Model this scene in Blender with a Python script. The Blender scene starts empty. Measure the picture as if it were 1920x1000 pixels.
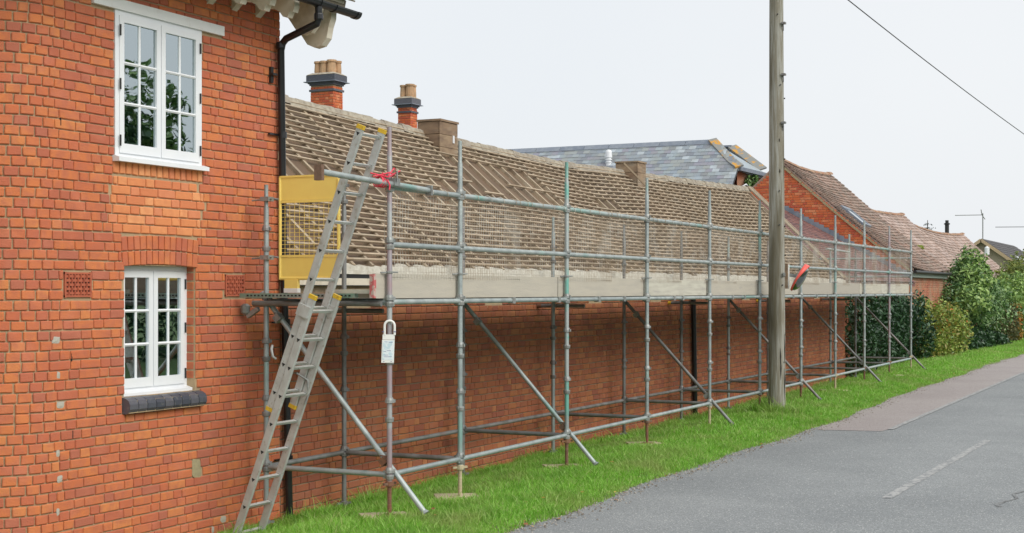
import bpy, math, random
import numpy as np
from mathutils import Vector, Matrix
R = math.radians
rnd = random.Random(7)
col = bpy.context.scene.collection
sc = bpy.context.scene

# ------------------------------------------------------------------ camera
YAW = math.atan(1320 / 2700)
cd = bpy.data.cameras.new('camera'); cam = bpy.data.objects.new('camera', cd); col.objects.link(cam)
cd.sensor_width = 36; cd.lens = 36 * 2700 / 1920; cd.shift_y = 45 / 1920
cd.clip_start = 0.1; cd.clip_end = 2000
cam.location = (0, 0, 2.0); cam.rotation_euler = (R(90), 0, YAW - R(90))
sc.camera = cam

# ------------------------------------------------------------------ sky, sun, exposure
SUN_EL, SUN_AZ = R(40), R(-104)     # azimuth of the sun measured from +X towards +Y
w = bpy.data.worlds.new('World'); sc.world = w; w.use_nodes = True
nt = w.node_tree; nt.nodes.clear()
sky = nt.nodes.new('ShaderNodeTexSky'); sky.sky_type = 'NISHITA'; sky.sun_disc = False
sky.sun_elevation = SUN_EL; sky.sun_rotation = R(90) - SUN_AZ
sky.dust_density = 4; sky.air_density = 1.0
tc = nt.nodes.new('ShaderNodeTexCoord')
cl = nt.nodes.new('ShaderNodeTexNoise'); cl.inputs['Scale'].default_value = 1.6; cl.inputs['Detail'].default_value = 5
nt.links.new(tc.outputs['Generated'], cl.inputs['Vector'])
cr = nt.nodes.new('ShaderNodeValToRGB')
cr.color_ramp.elements[0].position = 0.3; cr.color_ramp.elements[0].color = (5.45, 5.7, 5.95, 1)
cr.color_ramp.elements[1].position = 0.7; cr.color_ramp.elements[1].color = (5.85, 6.0, 6.15, 1)
nt.links.new(cl.outputs['Fac'], cr.inputs['Fac'])
mx = nt.nodes.new('ShaderNodeMixRGB'); mx.inputs['Fac'].default_value = 0.94
nt.links.new(sky.outputs['Color'], mx.inputs['Color1']); nt.links.new(cr.outputs['Color'], mx.inputs['Color2'])
bg = nt.nodes.new('ShaderNodeBackground'); bg.inputs['Strength'].default_value = 0.1
out = nt.nodes.new('ShaderNodeOutputWorld')
nt.links.new(mx.outputs['Color'], bg.inputs['Color']); nt.links.new(bg.outputs['Background'], out.inputs['Surface'])

sd = bpy.data.lights.new('sun', 'SUN'); sun = bpy.data.objects.new('sun', sd); col.objects.link(sun)
sd.energy = 1.5; sd.angle = R(40); sd.color = (1.0, 0.96, 0.9)
dirv = Vector((math.cos(SUN_EL) * math.cos(SUN_AZ), math.cos(SUN_EL) * math.sin(SUN_AZ), math.sin(SUN_EL)))
sun.location = dirv * 60; sun.rotation_euler = dirv.to_track_quat('Z', 'Y').to_euler()
sc.view_settings.view_transform = 'Standard'; sc.view_settings.look = 'None'
sc.view_settings.gamma = 1; sc.view_settings.use_curve_mapping = False
sc.view_settings.exposure = 0.64

# ------------------------------------------------------------------ materials
MATS = {}
def M(name, cols, rough=0.8, mott=None, mscale=6.0, mfac=0.5, mlo=0.4, mhi=0.65, bump=0.0, bscale=60.0, metal=0.0, stretch=(1, 1, 1),
      spec=0.5, mott2=None, m2scale=1.2, m2lo=0.55, m2hi=0.75, m2fac=0.7, const=True, trans=0.0):
    """cols: colours picked per piece; mott: stains by world position; mott2: larger patches"""
    if name in MATS: return MATS[name]
    m = bpy.data.materials.new(name); m.use_nodes = True; t = m.node_tree; n = t.nodes; L = t.links
    b = n['Principled BSDF']; b.inputs['Roughness'].default_value = rough; b.inputs['Metallic'].default_value = metal
    b.inputs['Specular IOR Level'].default_value = spec
    geo = n.new('ShaderNodeNewGeometry'); oi = n.new('ShaderNodeObjectInfo')
    ad = n.new('ShaderNodeMath'); ad.operation = 'ADD'; L.new(geo.outputs['Random Per Island'], ad.inputs[0]); L.new(oi.outputs['Random'], ad.inputs[1])
    fr = n.new('ShaderNodeMath'); fr.operation = 'FRACT'; L.new(ad.outputs[0], fr.inputs[0])
    ramp = n.new('ShaderNodeValToRGB'); e = ramp.color_ramp
    e.interpolation = 'CONSTANT' if const else 'LINEAR'
    k = len(cols)
    for i, c in enumerate(cols):
        p = i / k if const else (i / max(1, k - 1))
        if i < 2 and i < len(e.elements): el = e.elements[i]; el.position = p
        else: el = e.elements.new(p)
        el.color = (*c, 1)
    if k == 1: e.elements[1].color = (*cols[0], 1)
    L.new(fr.outputs[0], ramp.inputs['Fac']); cur = ramp.outputs['Color']
    mp = n.new('ShaderNodeMapping'); mp.inputs['Scale'].default_value = stretch; L.new(geo.outputs['Position'], mp.inputs['Vector'])
    def patch(cur, c2, scale, lo, hi, fac, det=6):
        no = n.new('ShaderNodeTexNoise'); no.inputs['Scale'].default_value = scale; no.inputs['Detail'].default_value = det
        L.new(mp.outputs['Vector'], no.inputs['Vector'])
        mr = n.new('ShaderNodeMapRange'); mr.inputs['From Min'].default_value = lo; mr.inputs['From Max'].default_value = hi
        mr.inputs['To Max'].default_value = fac; L.new(no.outputs['Fac'], mr.inputs['Value'])
        mi = n.new('ShaderNodeMixRGB'); L.new(mr.outputs['Result'], mi.inputs['Fac']); L.new(cur, mi.inputs['Color1'])
        mi.inputs['Color2'].default_value = (*c2, 1); return mi.outputs['Color']
    if mott: cur = patch(cur, mott, mscale, mlo, mhi, mfac)
    if mott2: cur = patch(cur, mott2, m2scale, m2lo, m2hi, m2fac, 4)
    L.new(cur, b.inputs['Base Color'])
    if bump > 0:
        bn = n.new('ShaderNodeTexNoise'); bn.inputs['Scale'].default_value = bscale; bn.inputs['Detail'].default_value = 5
        L.new(mp.outputs['Vector'], bn.inputs['Vector'])
        bp = n.new('ShaderNodeBump'); bp.inputs['Strength'].default_value = bump; bp.inputs['Distance'].default_value = 0.01
        L.new(bn.outputs['Fac'], bp.inputs['Height']); L.new(bp.outputs['Normal'], b.inputs['Normal'])
    if trans > 0:
        tr = n.new('ShaderNodeBsdfTranslucent'); L.new(cur, tr.inputs['Color'])
        ms = n.new('ShaderNodeMixShader'); ms.inputs['Fac'].default_value = trans
        L.new(b.outputs['BSDF'], ms.inputs[1]); L.new(tr.outputs['BSDF'], ms.inputs[2])
        L.new(ms.outputs['Shader'], n['Material Output'].inputs['Surface'])
    MATS[name] = m
    return m

BR = [(0.609, 0.186, 0.066), (0.569, 0.159, 0.064), (0.63, 0.2, 0.069), (0.528, 0.142, 0.067), (0.589, 0.173, 0.064), (0.473, 0.132, 0.069), (0.603, 0.18, 0.07), (0.643, 0.224, 0.077), (0.548, 0.149, 0.066), (0.589, 0.176, 0.069), (0.446, 0.139, 0.083), (0.562, 0.166, 0.073), (0.623, 0.19, 0.066), (0.507, 0.139, 0.07)]
m_brick = M('house_brick', BR, .9, mott=(.45, .135, .08), mscale=12, mfac=.6, bump=.5, bscale=90, mott2=(.60, .20, .12), m2scale=5, m2lo=.52, m2hi=.75, m2fac=.5)
m_brick_new = M('new_brick', [(.76, .30, .12), (.72, .26, .10), (.66, .215, .09), (.80, .35, .15), (.70, .25, .12)], .9, mott=(.62, .21, .09), mscale=16, bump=.4, bscale=90)
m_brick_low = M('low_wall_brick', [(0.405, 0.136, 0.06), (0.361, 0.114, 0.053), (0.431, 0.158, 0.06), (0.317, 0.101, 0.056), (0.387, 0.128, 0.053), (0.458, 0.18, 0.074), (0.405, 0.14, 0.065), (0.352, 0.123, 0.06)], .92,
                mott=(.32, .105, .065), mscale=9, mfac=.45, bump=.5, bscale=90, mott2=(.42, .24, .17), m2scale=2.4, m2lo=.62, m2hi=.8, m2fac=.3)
m_brick_gable = M('gable_brick', [(.60, .14, .045), (.56, .12, .045), (.64, .18, .06), (.50, .10, .05), (.68, .26, .12), (.60, .15, .05)], .9, mott=(.5, .12, .06), mscale=7)
m_brick_wall2 = M('weathered_brick', [(.42, .15, .08), (.38, .13, .08), (.46, .18, .10)], .9, mott=(.40, .27, .18), mscale=2, mlo=.42, mhi=.6, mfac=.8)
m_mortar = M('sand_mortar', [(.46, .34, .20)], .95, mott=(.33, .25, .16), mscale=12, bump=.6, bscale=120)
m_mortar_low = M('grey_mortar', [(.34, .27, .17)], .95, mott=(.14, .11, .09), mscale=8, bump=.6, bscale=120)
m_patch = M('patch_mortar', [(.40, .34, .20)], .95, mott=(.28, .24, .15), mscale=30, bump=.8, bscale=90)
m_grey_mortar = M('repair_mortar', [(.45, .42, .36)], .95, bump=.8)
m_salt = M('salt_bloom', [(.62, .48, .50)], .95, mott=(.5, .25, .2), mscale=40)
m_blue_brick = M('blue_brick', [(.075, .08, .10), (.10, .10, .12), (.06, .065, .085)], .45, mott=(.2, .2, .17), mscale=25, mlo=.55, mhi=.7, mfac=.5, bump=.3)
m_terra = M('terracotta', [(.46, .12, .06)], .85, mott=(.32, .08, .05), mscale=20, bump=.3)
m_buffvent = M('buff_clay_vent', [(.55, .42, .26)], .85, mott=(.4, .3, .2), mscale=14)
m_white = M('white_paint', [(.80, .82, .84)], .35, mott=(.73, .76, .80), mscale=5, mfac=.4)
m_lintel = M('lintel_paint', [(.78, .79, .78)], .6, mott=(.66, .64, .60), mscale=9, mlo=.6, mhi=.75, mfac=.5)
m_cream = M('cream_paint', [(.70, .64, .52)], .6, mott=(.45, .38, .27), mscale=8, mlo=.5, mhi=.7, mfac=.6, bump=.2)
m_black = M('black_plastic', [(.012, .013, .016)], .28, mott=(.03, .03, .03), mscale=3, spec=.5)
m_iron = M('black_iron', [(.02, .02, .02)], .5)
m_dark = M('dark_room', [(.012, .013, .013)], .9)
m_curtain = M('teal_curtain', [(.03, .22, .21)], .9, mott=(.02, .12, .12), mscale=4, stretch=(9, 9, .5))
m_blind = M('pale_blind', [(.35, .38, .36)], .9, mott=(.2, .24, .22), mscale=3, stretch=(9, 9, .4))
m_galv = M('galvanised_tube', [(.38, .43, .42), (.34, .385, .38), (.43, .475, .46)], .42, metal=.3, mott=(.21, .245, .25), mscale=7, mfac=.7, mlo=.42, mhi=.68,
           mott2=(.22, .42, .37), m2scale=1.3, m2lo=.58, m2hi=.68, m2fac=.75, stretch=(1, 1, 1), bump=.2, bscale=50)
m_galv_old = M('weathered_tube', [(.24, .25, .245), (.28, .27, .265), (.21, .225, .225)], .55, metal=.3, mott=(.13, .12, .11), mscale=6, mfac=.8,
               mott2=(.30, .17, .15), m2scale=2.0, m2lo=.6, m2hi=.75, m2fac=.5)
m_mauve = M('mauve_stained_tube', [(.34, .31, .33)], .5, metal=.3, mott=(.40, .24, .25), mscale=9, mfac=.5, mott2=(.4, .45, .44), m2scale=4, m2lo=.5, m2hi=.6)
m_teal = M('teal_painted_tube', [(.38, .42, .41)], .45, metal=.2, mott=(.12, .42, .34), mscale=2.2, mlo=.52, mhi=.58, mfac=.85, mott2=(.24, .27, .27), m2scale=5, m2lo=.55, m2hi=.7)
m_fit = M('steel_fitting', [(.36, .37, .355), (.30, .32, .31)], .5, metal=.35, mott=(.18, .18, .17), mscale=20, mfac=.7)
m_rust = M('rusty_steel', [(.22, .10, .055), (.27, .14, .08), (.20, .12, .08)], .85, mott=(.12, .07, .05), mscale=30, bump=.4)
m_alu = M('ladder_aluminium', [(.52, .54, .52)], .5, metal=.25, mott=(.38, .38, .35), mscale=10, mfac=.6, mott2=(.3, .28, .22), m2scale=30, m2lo=.6, m2hi=.7)
m_hole = M('hole_shade', [(.02, .02, .02)], .9)  # black colour stands in for the shade inside holes
m_yellow = M('yellow_paint', [(.95, .71, .18)], .4, mott=(.90, .64, .16), mscale=8, mfac=.5, bump=.05)
m_ycap = M('yellow_cap', [(.70, .45, .03)], .5, mott=(.3, .2, .05), mscale=40, mlo=.55, mhi=.65)
m_red_rope = M('red_rope', [(.75, .05, .09)], .6)
m_board = M('scaffold_board', [(.54, .51, .41), (.49, .45, .37), (.56, .54, .45), (.42, .385, .32), (.48, .47, .43)], .85, mott=(.42, .39, .33), mscale=4, mfac=.7,
            stretch=(.6, 2, 5), mott2=(.30, .28, .28), m2scale=3, m2lo=.6, m2hi=.8, m2fac=.6, bump=.3, bscale=40)
m_deck = M('deck_board', [(.28, .24, .19), (.33, .29, .23)], .9, mott=(.16, .13, .1), mscale=8)
m_plank_end = M('painted_board_end', [(.50, .12, .12)], .8, mott=(.5, .42, .36), mscale=30, mlo=.45, mhi=.55, mfac=.9)
m_batten = M('roof_batten', [(.42, .33, .23), (.36, .28, .19), (.48, .385, .275), (.40, .33, .24), (.32, .25, .17)], .9, mott=(.30, .23, .16), mscale=9, mfac=.5, mlo=.45, mhi=.7)
m_rafter = M('roof_rafter', [(.38, .30, .20), (.33, .25, .17), (.43, .345, .24), (.28, .215, .15)], .9, mott=(.52, .46, .36), mscale=7, mfac=.5, bump=.3, stretch=(6, 1, 1))
m_lining = M('roof_lining', [(.155, .10, .06), (.19, .13, .08), (.125, .085, .055), (.175, .115, .07)], .9, mott=(.12, .085, .06), mscale=3, mfac=.7, bump=.5, stretch=(3, 1, 1), bscale=20)
m_ridge = M('ridge_bedding', [(.42, .38, .30), (.36, .32, .26)], .95, mott=(.24, .2, .15), mscale=12, mfac=.8, bump=1, bscale=25)
m_bed = M('white_bedding', [(.62, .60, .52)], .95, mott=(.42, .38, .3), mscale=14, mfac=.6, bump=1, bscale=30)
m_ply = M('old_plywood', [(.33, .235, .15), (.28, .19, .12)], .85, mott=(.18, .12, .08), mscale=5, mfac=.8, stretch=(1, 1, 3), mott2=(.36, .31, .24), m2scale=2, m2lo=.5, m2hi=.7)
m_wire = M('mesh_wire', [(.46, .38, .29)], .6, metal=.1, mott=(.66, .63, .56), mscale=3, mlo=.45, mhi=.55, mfac=.9)
m_gritty = M('sole_plate_wood', [(.52, .45, .30)], .9, mott=(.4, .33, .2), mscale=12)
m_slate = M('blue_slate', [(0.27, 0.317, 0.365), (0.23, 0.27, 0.317), (0.324, 0.378, 0.419), (0.257, 0.284, 0.324), (0.311, 0.338, 0.338), (0.27, 0.27, 0.324), (0.432, 0.486, 0.527), (0.297, 0.351, 0.378), (0.203, 0.223, 0.257)], .6,
            mott=(.27, .28, .25), mscale=3, mfac=.5)
m_slate_lo = M('slate_bed', [(.08, .09, .1)], .9)
m_lichen = M('lichened_lead', [(.24, .245, .23)], .85, mott=(.60, .30, .03), mscale=4.5, mlo=.53, mhi=.62, mfac=.9)
m_lead = M('lead_flashing', [(.17, .20, .25), (.21, .24, .29)], .6, mott=(.3, .33, .36), mscale=6)
m_tile = M('clay_roof_tile', [(.31, .20, .15), (.26, .175, .14), (.36, .24, .19), (.21, .155, .13), (.38, .27, .22), (.29, .21, .17)], .9,
           mott=(.17, .145, .12), mscale=2.2, mfac=.7, mlo=.45, mhi=.65, mott2=(.36, .34, .26), m2scale=5, m2lo=.58, m2hi=.7, m2fac=.6)
m_tile_pink = M('pink_roof_tile', [(.41, .29, .235), (.36, .255, .21), (.47, .35, .29), (.30, .22, .18), (.50, .39, .34)], .9,
                mott=(.26, .21, .18), mscale=2, mfac=.6, mlo=.45, mhi=.65, mott2=(.48, .40, .38), m2scale=1.5, m2lo=.5, m2hi=.7, m2fac=.5)
m_tile_dark = M('dark_red_tile', [(.20, .09, .08), (.16, .08, .075), (.24, .12, .10), (.13, .075, .075)], .85)
m_tile_brown = M('brown_stone_tile', [(.30, .25, .19), (.24, .20, .15), (.36, .31, .24), (.20, .165, .13)], .9, mott=(.16, .14, .1), mscale=9, bump=.4)
m_tile_far = M('dark_far_tile', [(.075, .072, .075), (.095, .088, .088)], .8)
m_ridge_tile = M('ridge_tile', [(.40, .20, .12), (.36, .22, .15), (.42, .27, .18)], .9, mott=(.25, .2, .14), mscale=3)
m_moss = M('moss', [(.16, .20, .03)], 1.0)
m_pot = M('buff_chimney_pot', [(.55, .34, .19), (.52, .36, .21), (.48, .29, .16)], .85, mott=(.36, .25, .15), mscale=6, mfac=.7)
m_pole = M('weathered_pole', [(.235, .215, .165)], .9, mott=(.38, .38, .34), mscale=9, mfac=.8, mlo=.42, mhi=.6, stretch=(3, 3, .25), mott2=(.10, .085, .05), m2scale=1.8, m2lo=.5, m2hi=.62, m2fac=.75, bump=.7, bscale=30)
m_pole_dark = M('pole_split', [(.03, .026, .022)], .95)
m_bark = M('bark', [(.09, .07, .05)], .95, mott=(.15, .13, .1), mscale=9)
m_redhood = M('mirror_hood', [(.85, .12, .09)], .4)
m_mirrorback = M('mirror_face', [(.22, .25, .25)], .12, metal=.9)
m_tag = M('tag_plastic', [(.82, .82, .78)], .4)
m_tagblue = M('tag_insert', [(.55, .70, .76)], .3, mott=(.78, .84, .86), mscale=30, mlo=.45, mhi=.55, mfac=.9)
m_tagdark = M('tag_print', [(.12, .12, .30)], .6)
m_render = M('cream_render', [(.42, .36, .27)], .9)
m_bush = {  # darker greens in lime, mid and light imitate shaded gaps between leaves
    'laurel': M('laurel_leaf', [(.028, .072, .03), (.038, .10, .036), (.022, .055, .026), (.05, .12, .05)], .38, trans=.15),
    'lime': M('yellow_green_leaf', [(.28, .38, .07), (.22, .33, .06), (.36, .44, .09), (.12, .20, .04), (.42, .42, .10), (.30, .26, .07)], .5, trans=.18),
    'mid': M('mid_green_leaf', [(.12, .24, .06), (.17, .31, .09), (.06, .14, .04), (.27, .40, .15), (.08, .18, .05)], .38, trans=.14),
    'light': M('light_green_leaf', [(.27, .42, .10), (.36, .50, .15), (.19, .32, .08), (.09, .18, .045)], .45, trans=.2),
    'autumn': M('autumn_leaf', [(.40, .22, .04), (.48, .16, .03), (.30, .24, .05), (.16, .17, .04)], .6, trans=.25),
    'olive': M('olive_leaf', [(.13, .13, .045), (.09, .10, .04), (.17, .15, .055), (.05, .075, .03)], .6, trans=.2),
    'conifer': M('conifer_leaf', [(.02, .05, .04), (.03, .065, .05)], .7, trans=.1),
    'yewgold': M('gold_conifer_leaf', [(.16, .21, .035), (.10, .15, .03), (.20, .23, .05)], .7, trans=.2),
}
m_grass = M('grass_blade', [(.25, .54, .055), (.31, .62, .08), (.18, .43, .04), (.40, .68, .14), (.26, .57, .06), (.46, .58, .19)], .5, trans=.42, mott=(.42, .46, .17), mscale=1.1, mlo=.48, mhi=.68, mfac=.6, mott2=(.15, .36, .035), m2scale=2.5, m2lo=.52, m2hi=.68, m2fac=.6)
m_soil = M('turf_soil', [(.15, .24, .04)], 1, mott=(.10, .075, .04), mscale=8, mfac=.7)
m_land = M('far_grass', [(.07, .13, .03)], 1, mott=(.10, .12, .04), mscale=.3)
m_leaf = M('fallen_leaf', [(.48, .22, .05), (.36, .15, .05), (.55, .35, .10), (.28, .12, .05)], .8)
m_grit = M('grit', [(.30, .28, .25), (.22, .20, .17), (.38, .35, .31), (.16, .13, .10)], .95)

def glass_mat():
    m = bpy.data.materials.new('window_glass'); m.use_nodes = True; t = m.node_tree; t.nodes.clear(); n = t.nodes; L = t.links
    o = n.new('ShaderNodeOutputMaterial'); mixs = n.new('ShaderNodeMixShader')
    g = n.new('ShaderNodeBsdfGlossy'); g.inputs['Color'].default_value = (.80, .90, .93, 1); g.inputs['Roughness'].default_value = .01
    tr = n.new('ShaderNodeBsdfTransparent'); tr.inputs['Color'].default_value = (.72, .80, .80, 1)
    fr = n.new('ShaderNodeFresnel'); fr.inputs['IOR'].default_value = 1.9
    md = n.new('ShaderNodeMath'); md.operation = 'ADD'; md.inputs[1].default_value = .42; L.new(fr.outputs['Fac'], md.inputs[0])
    ge = n.new('ShaderNodeNewGeometry'); no = n.new('ShaderNodeTexNoise'); no.inputs['Scale'].default_value = 2.5
    L.new(ge.outputs['Position'], no.inputs['Vector'])
    bp = n.new('ShaderNodeBump'); bp.inputs['Strength'].default_value = .02; bp.inputs['Distance'].default_value = .05
    L.new(no.outputs['Fac'], bp.inputs['Height']); L.new(bp.outputs['Normal'], g.inputs['Normal'])
    L.new(md.outputs[0], mixs.inputs['Fac']); L.new(tr.outputs[0], mixs.inputs[1]); L.new(g.outputs[0], mixs.inputs[2]); L.new(mixs.outputs[0], o.inputs['Surface'])
    return m
m_glass = glass_mat()

def asphalt(name, c1, c2, light):
    m = bpy.data.materials.new(name); m.use_nodes = True; t = m.node_tree; n = t.nodes; L = t.links
    b = n['Principled BSDF']; b.inputs['Roughness'].default_value = .9; b.inputs['Specular IOR Level'].default_value = .3
    ge = n.new('ShaderNodeNewGeometry')
    def noise(s, d=4, rough=.6):
        x = n.new('ShaderNodeTexNoise'); x.inputs['Scale'].default_value = s; x.inputs['Detail'].default_value = d; x.inputs['Roughness'].default_value = rough
        L.new(ge.outputs['Position'], x.inputs['Vector']); return x.outputs['Fac']
    v = n.new('ShaderNodeTexVoronoi'); v.inputs['Scale'].default_value = 105; L.new(ge.outputs['Position'], v.inputs['Vector'])
    base = n.new('ShaderNodeMixRGB'); base.inputs['Color1'].default_value = (*c1, 1); base.inputs['Color2'].default_value = (*c2, 1)
    mr = n.new('ShaderNodeMapRange'); mr.inputs['From Min'].default_value = .35; mr.inputs['From Max'].default_value = .65; L.new(noise(.55, 6), mr.inputs['Value']); L.new(mr.outputs[0], base.inputs['Fac'])
    sep = n.new('ShaderNodeSeparateColor'); L.new(v.outputs['Color'], sep.inputs['Color'])
    sp = n.new('ShaderNodeMapRange'); sp.inputs['From Min'].default_value = 0; sp.inputs['From Max'].default_value = 1; sp.inputs['To Min'].default_value = .74; sp.inputs['To Max'].default_value = 1.26
    L.new(sep.outputs[0], sp.inputs['Value'])
    mul = n.new('ShaderNodeVectorMath'); mul.operation = 'SCALE'; L.new(base.outputs[0], mul.inputs[0]); L.new(sp.outputs[0], mul.inputs['Scale'])
    gt = n.new('ShaderNodeMath'); gt.operation = 'GREATER_THAN'; gt.inputs[1].default_value = .965; L.new(sep.outputs[1], gt.inputs[0])
    m2 = n.new('ShaderNodeMixRGB'); L.new(gt.outputs[0], m2.inputs['Fac']); L.new(mul.outputs[0], m2.inputs['Color1']); m2.inputs['Color2'].default_value = (*light, 1)
    L.new(m2.outputs[0], b.inputs['Base Color'])
    bp = n.new('ShaderNodeBump'); bp.inputs['Strength'].default_value = .6; bp.inputs['Distance'].default_value = .003
    L.new(v.outputs['Distance'], bp.inputs['Height']); L.new(bp.outputs['Normal'], b.inputs['Normal'])
    return m
m_road = asphalt('asphalt', (.215, .228, .232), (.265, .278, .28), (.5, .5, .48))
m_redroad = asphalt('worn_pink_surface', (.31, .275, .265), (.35, .315, .30), (.42, .4, .38))
m_line = M('worn_white_line', [(.40, .40, .39)], .9, mott=(.20, .21, .215), mscale=22, mlo=.42, mhi=.58, mfac=.9, bump=.3)
m_crack = M('road_crack', [(.13, .13, .13)], 1, mott=(.23, .24, .24), mscale=30, mlo=.4, mhi=.5, mfac=1)

# ------------------------------------------------------------------ mesh helpers
ORG = {}
class MB:
    def __init__(s): s.v = []; s.f = []; s.sm = []; s.mi = []
    def add(s, vs, fs, smooth=False, mi=0):
        b = len(s.v); s.v += [tuple(p) for p in vs]
        for f in fs: s.f.append(tuple(b + i for i in f)); s.sm.append(smooth); s.mi.append(mi)
        return s
    def box(s, x0, x1, y0, y1, z0, z1, mi=0):
        v = [(x0, y0, z0), (x1, y0, z0), (x1, y1, z0), (x0, y1, z0), (x0, y0, z1), (x1, y0, z1), (x1, y1, z1), (x0, y1, z1)]
        return s.add(v, [(0, 3, 2, 1), (4, 5, 6, 7), (0, 1, 5, 4), (1, 2, 6, 5), (2, 3, 7, 6), (3, 0, 4, 7)], mi=mi)
    def obox(s, c, ax, ay, az, hx, hy, hz, mi=0):
        c = Vector(c); ax, ay, az = [Vector(a).normalized() for a in (ax, ay, az)]
        v = [c + ax * hx * i + ay * hy * j + az * hz * k for k in (-1, 1) for i, j in ((-1, -1), (1, -1), (1, 1), (-1, 1))]
        return s.add(v, [(0, 3, 2, 1), (4, 5, 6, 7), (0, 1, 5, 4), (1, 2, 6, 5), (2, 3, 7, 6), (3, 0, 4, 7)], mi=mi)
    def beam(s, p0, p1, wd, ht, up=(0, 0, 1), mi=0):
        p0, p1 = Vector(p0), Vector(p1); d = (p1 - p0); u = Vector(up); sx = d.cross(u).normalized(); uu = sx.cross(d).normalized()
        return s.obox((p0 + p1) / 2, d, sx, uu, d.length / 2, wd / 2, ht / 2, mi)
    def path(s, pts, r, n=10, caps=True, mi=0, smooth=True):
        pts = [Vector(p) for p in pts]; rs = r if isinstance(r, (list, tuple)) else [r] * len(pts)
        rings = []; ref = None
        for i, p in enumerate(pts):
            d = (pts[min(i + 1, len(pts) - 1)] - pts[max(i - 1, 0)]).normalized()
            if ref is None: ref = d.orthogonal().normalized()
            ref = (ref - d * ref.dot(d)).normalized(); b = d.cross(ref)
            rings.append([p + (ref * math.cos(2 * math.pi * k / n) + b * math.sin(2 * math.pi * k / n)) * rs[i] for k in range(n)])
        vs = [q for ring in rings for q in ring]; fs = []
        for i in range(len(pts) - 1):
            for k in range(n):
                a = i * n + k; b2 = i * n + (k + 1) % n; fs.append((a, b2, b2 + n, a + n))
        s.add(vs, fs, smooth, mi)
        if caps:
            s.add(rings[0], [tuple(reversed(range(n)))], mi=mi); s.add(rings[-1], [tuple(range(n))], mi=mi)
        return s
    def tube(s, p0, p1, r, n=10, mi=0): return s.path([p0, p1], r, n, True, mi)
    def lathe(s, c, prof, n=14, mi=0, smooth=False):
        vs = []; fs = []
        for r, z in prof:
            for k in range(n): a = 2 * math.pi * k / n; vs.append((c[0] + r * math.cos(a), c[1] + r * math.sin(a), c[2] + z))
        for i in range(len(prof) - 1):
            for k in range(n): a = i * n + k; b = i * n + (k + 1) % n; fs.append((a, b, b + n, a + n))
        fs.append(tuple(reversed(range(n)))); fs.append(tuple(range((len(prof) - 1) * n, len(prof) * n)))
        return s.add(vs, fs, smooth, mi)
    def prism(s, poly, off, mi=0):
        """poly: 3D points, extruded by the vector off"""
        off = Vector(off); a = [Vector(p) for p in poly]; b = [p + off for p in a]; n = len(a)
        s.add(a + b, [tuple(reversed(range(n))), tuple(range(n, 2 * n))] + [(i, (i + 1) % n, (i + 1) % n + n, i + n) for i in range(n)], mi=mi)
        return s
    def mesh(s, name, mats, o=(0, 0, 0)):
        me = bpy.data.meshes.new(name)
        me.from_pydata([(p[0] - o[0], p[1] - o[1], p[2] - o[2]) for p in s.v], [], s.f)
        for m in (mats if isinstance(mats, (list, tuple)) else [mats]): me.materials.append(m)
        me.polygons.foreach_set('use_smooth', s.sm); me.polygons.foreach_set('material_index', s.mi)
        me.update(); return me

def tag(o, label=None, cat=None, group=None, kind=None):
    if label: o['label'] = label
    if cat: o['category'] = cat
    if group: o['group'] = group
    if kind: o['kind'] = kind
    return o
def thing(name, loc, label, cat, group=None):
    o = bpy.data.objects.new(name, None); o.location = loc; o.empty_display_size = .2; col.objects.link(o); ORG[o.name] = Vector(loc)
    return tag(o, label, cat, group)
def part(name, mb, mats, parent, label=None, kind=None):
    o0 = ORG[parent.name]; me = mb.mesh(name, mats, o0)
    o = bpy.data.objects.new(name, me); col.objects.link(o); o.parent = parent; ORG[o.name] = o0
    return tag(o, label, None, None, kind)
def inst(name, me, parent, M4):
    o = bpy.data.objects.new(name, me); col.objects.link(o); o.parent = parent; ORG[o.name] = ORG[parent.name]
    o.matrix_basis = Matrix.Translation(-ORG[parent.name]) @ M4
    return o
def single(name, mb, mats, loc, label, cat, group=None, kind=None):
    o = bpy.data.objects.new(name, mb.mesh(name, mats, loc)); o.location = loc; col.objects.link(o); ORG[o.name] = Vector(loc)
    return tag(o, label, cat, group, kind)
def setting(name, mb, mats, kind='structure'):
    o = bpy.data.objects.new(name, mb.mesh(name, mats)); col.objects.link(o); ORG[o.name] = Vector((0, 0, 0)); o['kind'] = kind; return o

def brick_geo(wd, ht, proud, r, ring=4):
    """front y = -proud, local x along the wall, z up"""
    hx, hz = wd / 2, ht / 2; b = .006; j = lambda a=.0022: r.uniform(-a, a)
    if ring == 4: base = [(-1, -1), (1, -1), (1, 1), (-1, 1)]; pts = [(hx * i, hz * k) for i, k in base]
    else:
        c = r.uniform(.002, .0075); pts = []
        for (i, k) in [(-1, -1), (1, -1), (1, 1), (-1, 1)]:
            cc = c * r.uniform(.5, 1.5); e = ((i * hx, k * (hz - cc)), (i * (hx - cc), k * hz))
            pts += [e[0], e[1]] if i * k > 0 else [e[1], e[0]]
        pts = [pts[-1]] + pts[:-1] if False else pts
        pts = sorted(pts, key=lambda p: math.atan2(p[1] / hz, p[0] / hx))
    pts = [(x + j(), z + j()) for x, z in pts]; n = len(pts); tl = j(.002)
    back = [(x, .012, z) for x, z in pts]; mid = [(x, -proud + b, z) for x, z in pts]
    fr = [(x * (1 - b / hx), -proud + tl * x / hx + j(.0008), z * (1 - b / hz)) for x, z in pts]
    vs = back + mid + fr; fs = [tuple(range(2 * n, 3 * n))]
    for i in range(n):
        k = (i + 1) % n; fs += [(i, k, k + n, i + n), (i + n, k + n, k + 2 * n, i + 2 * n)]
    return vs, fs
BC = {}
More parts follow.
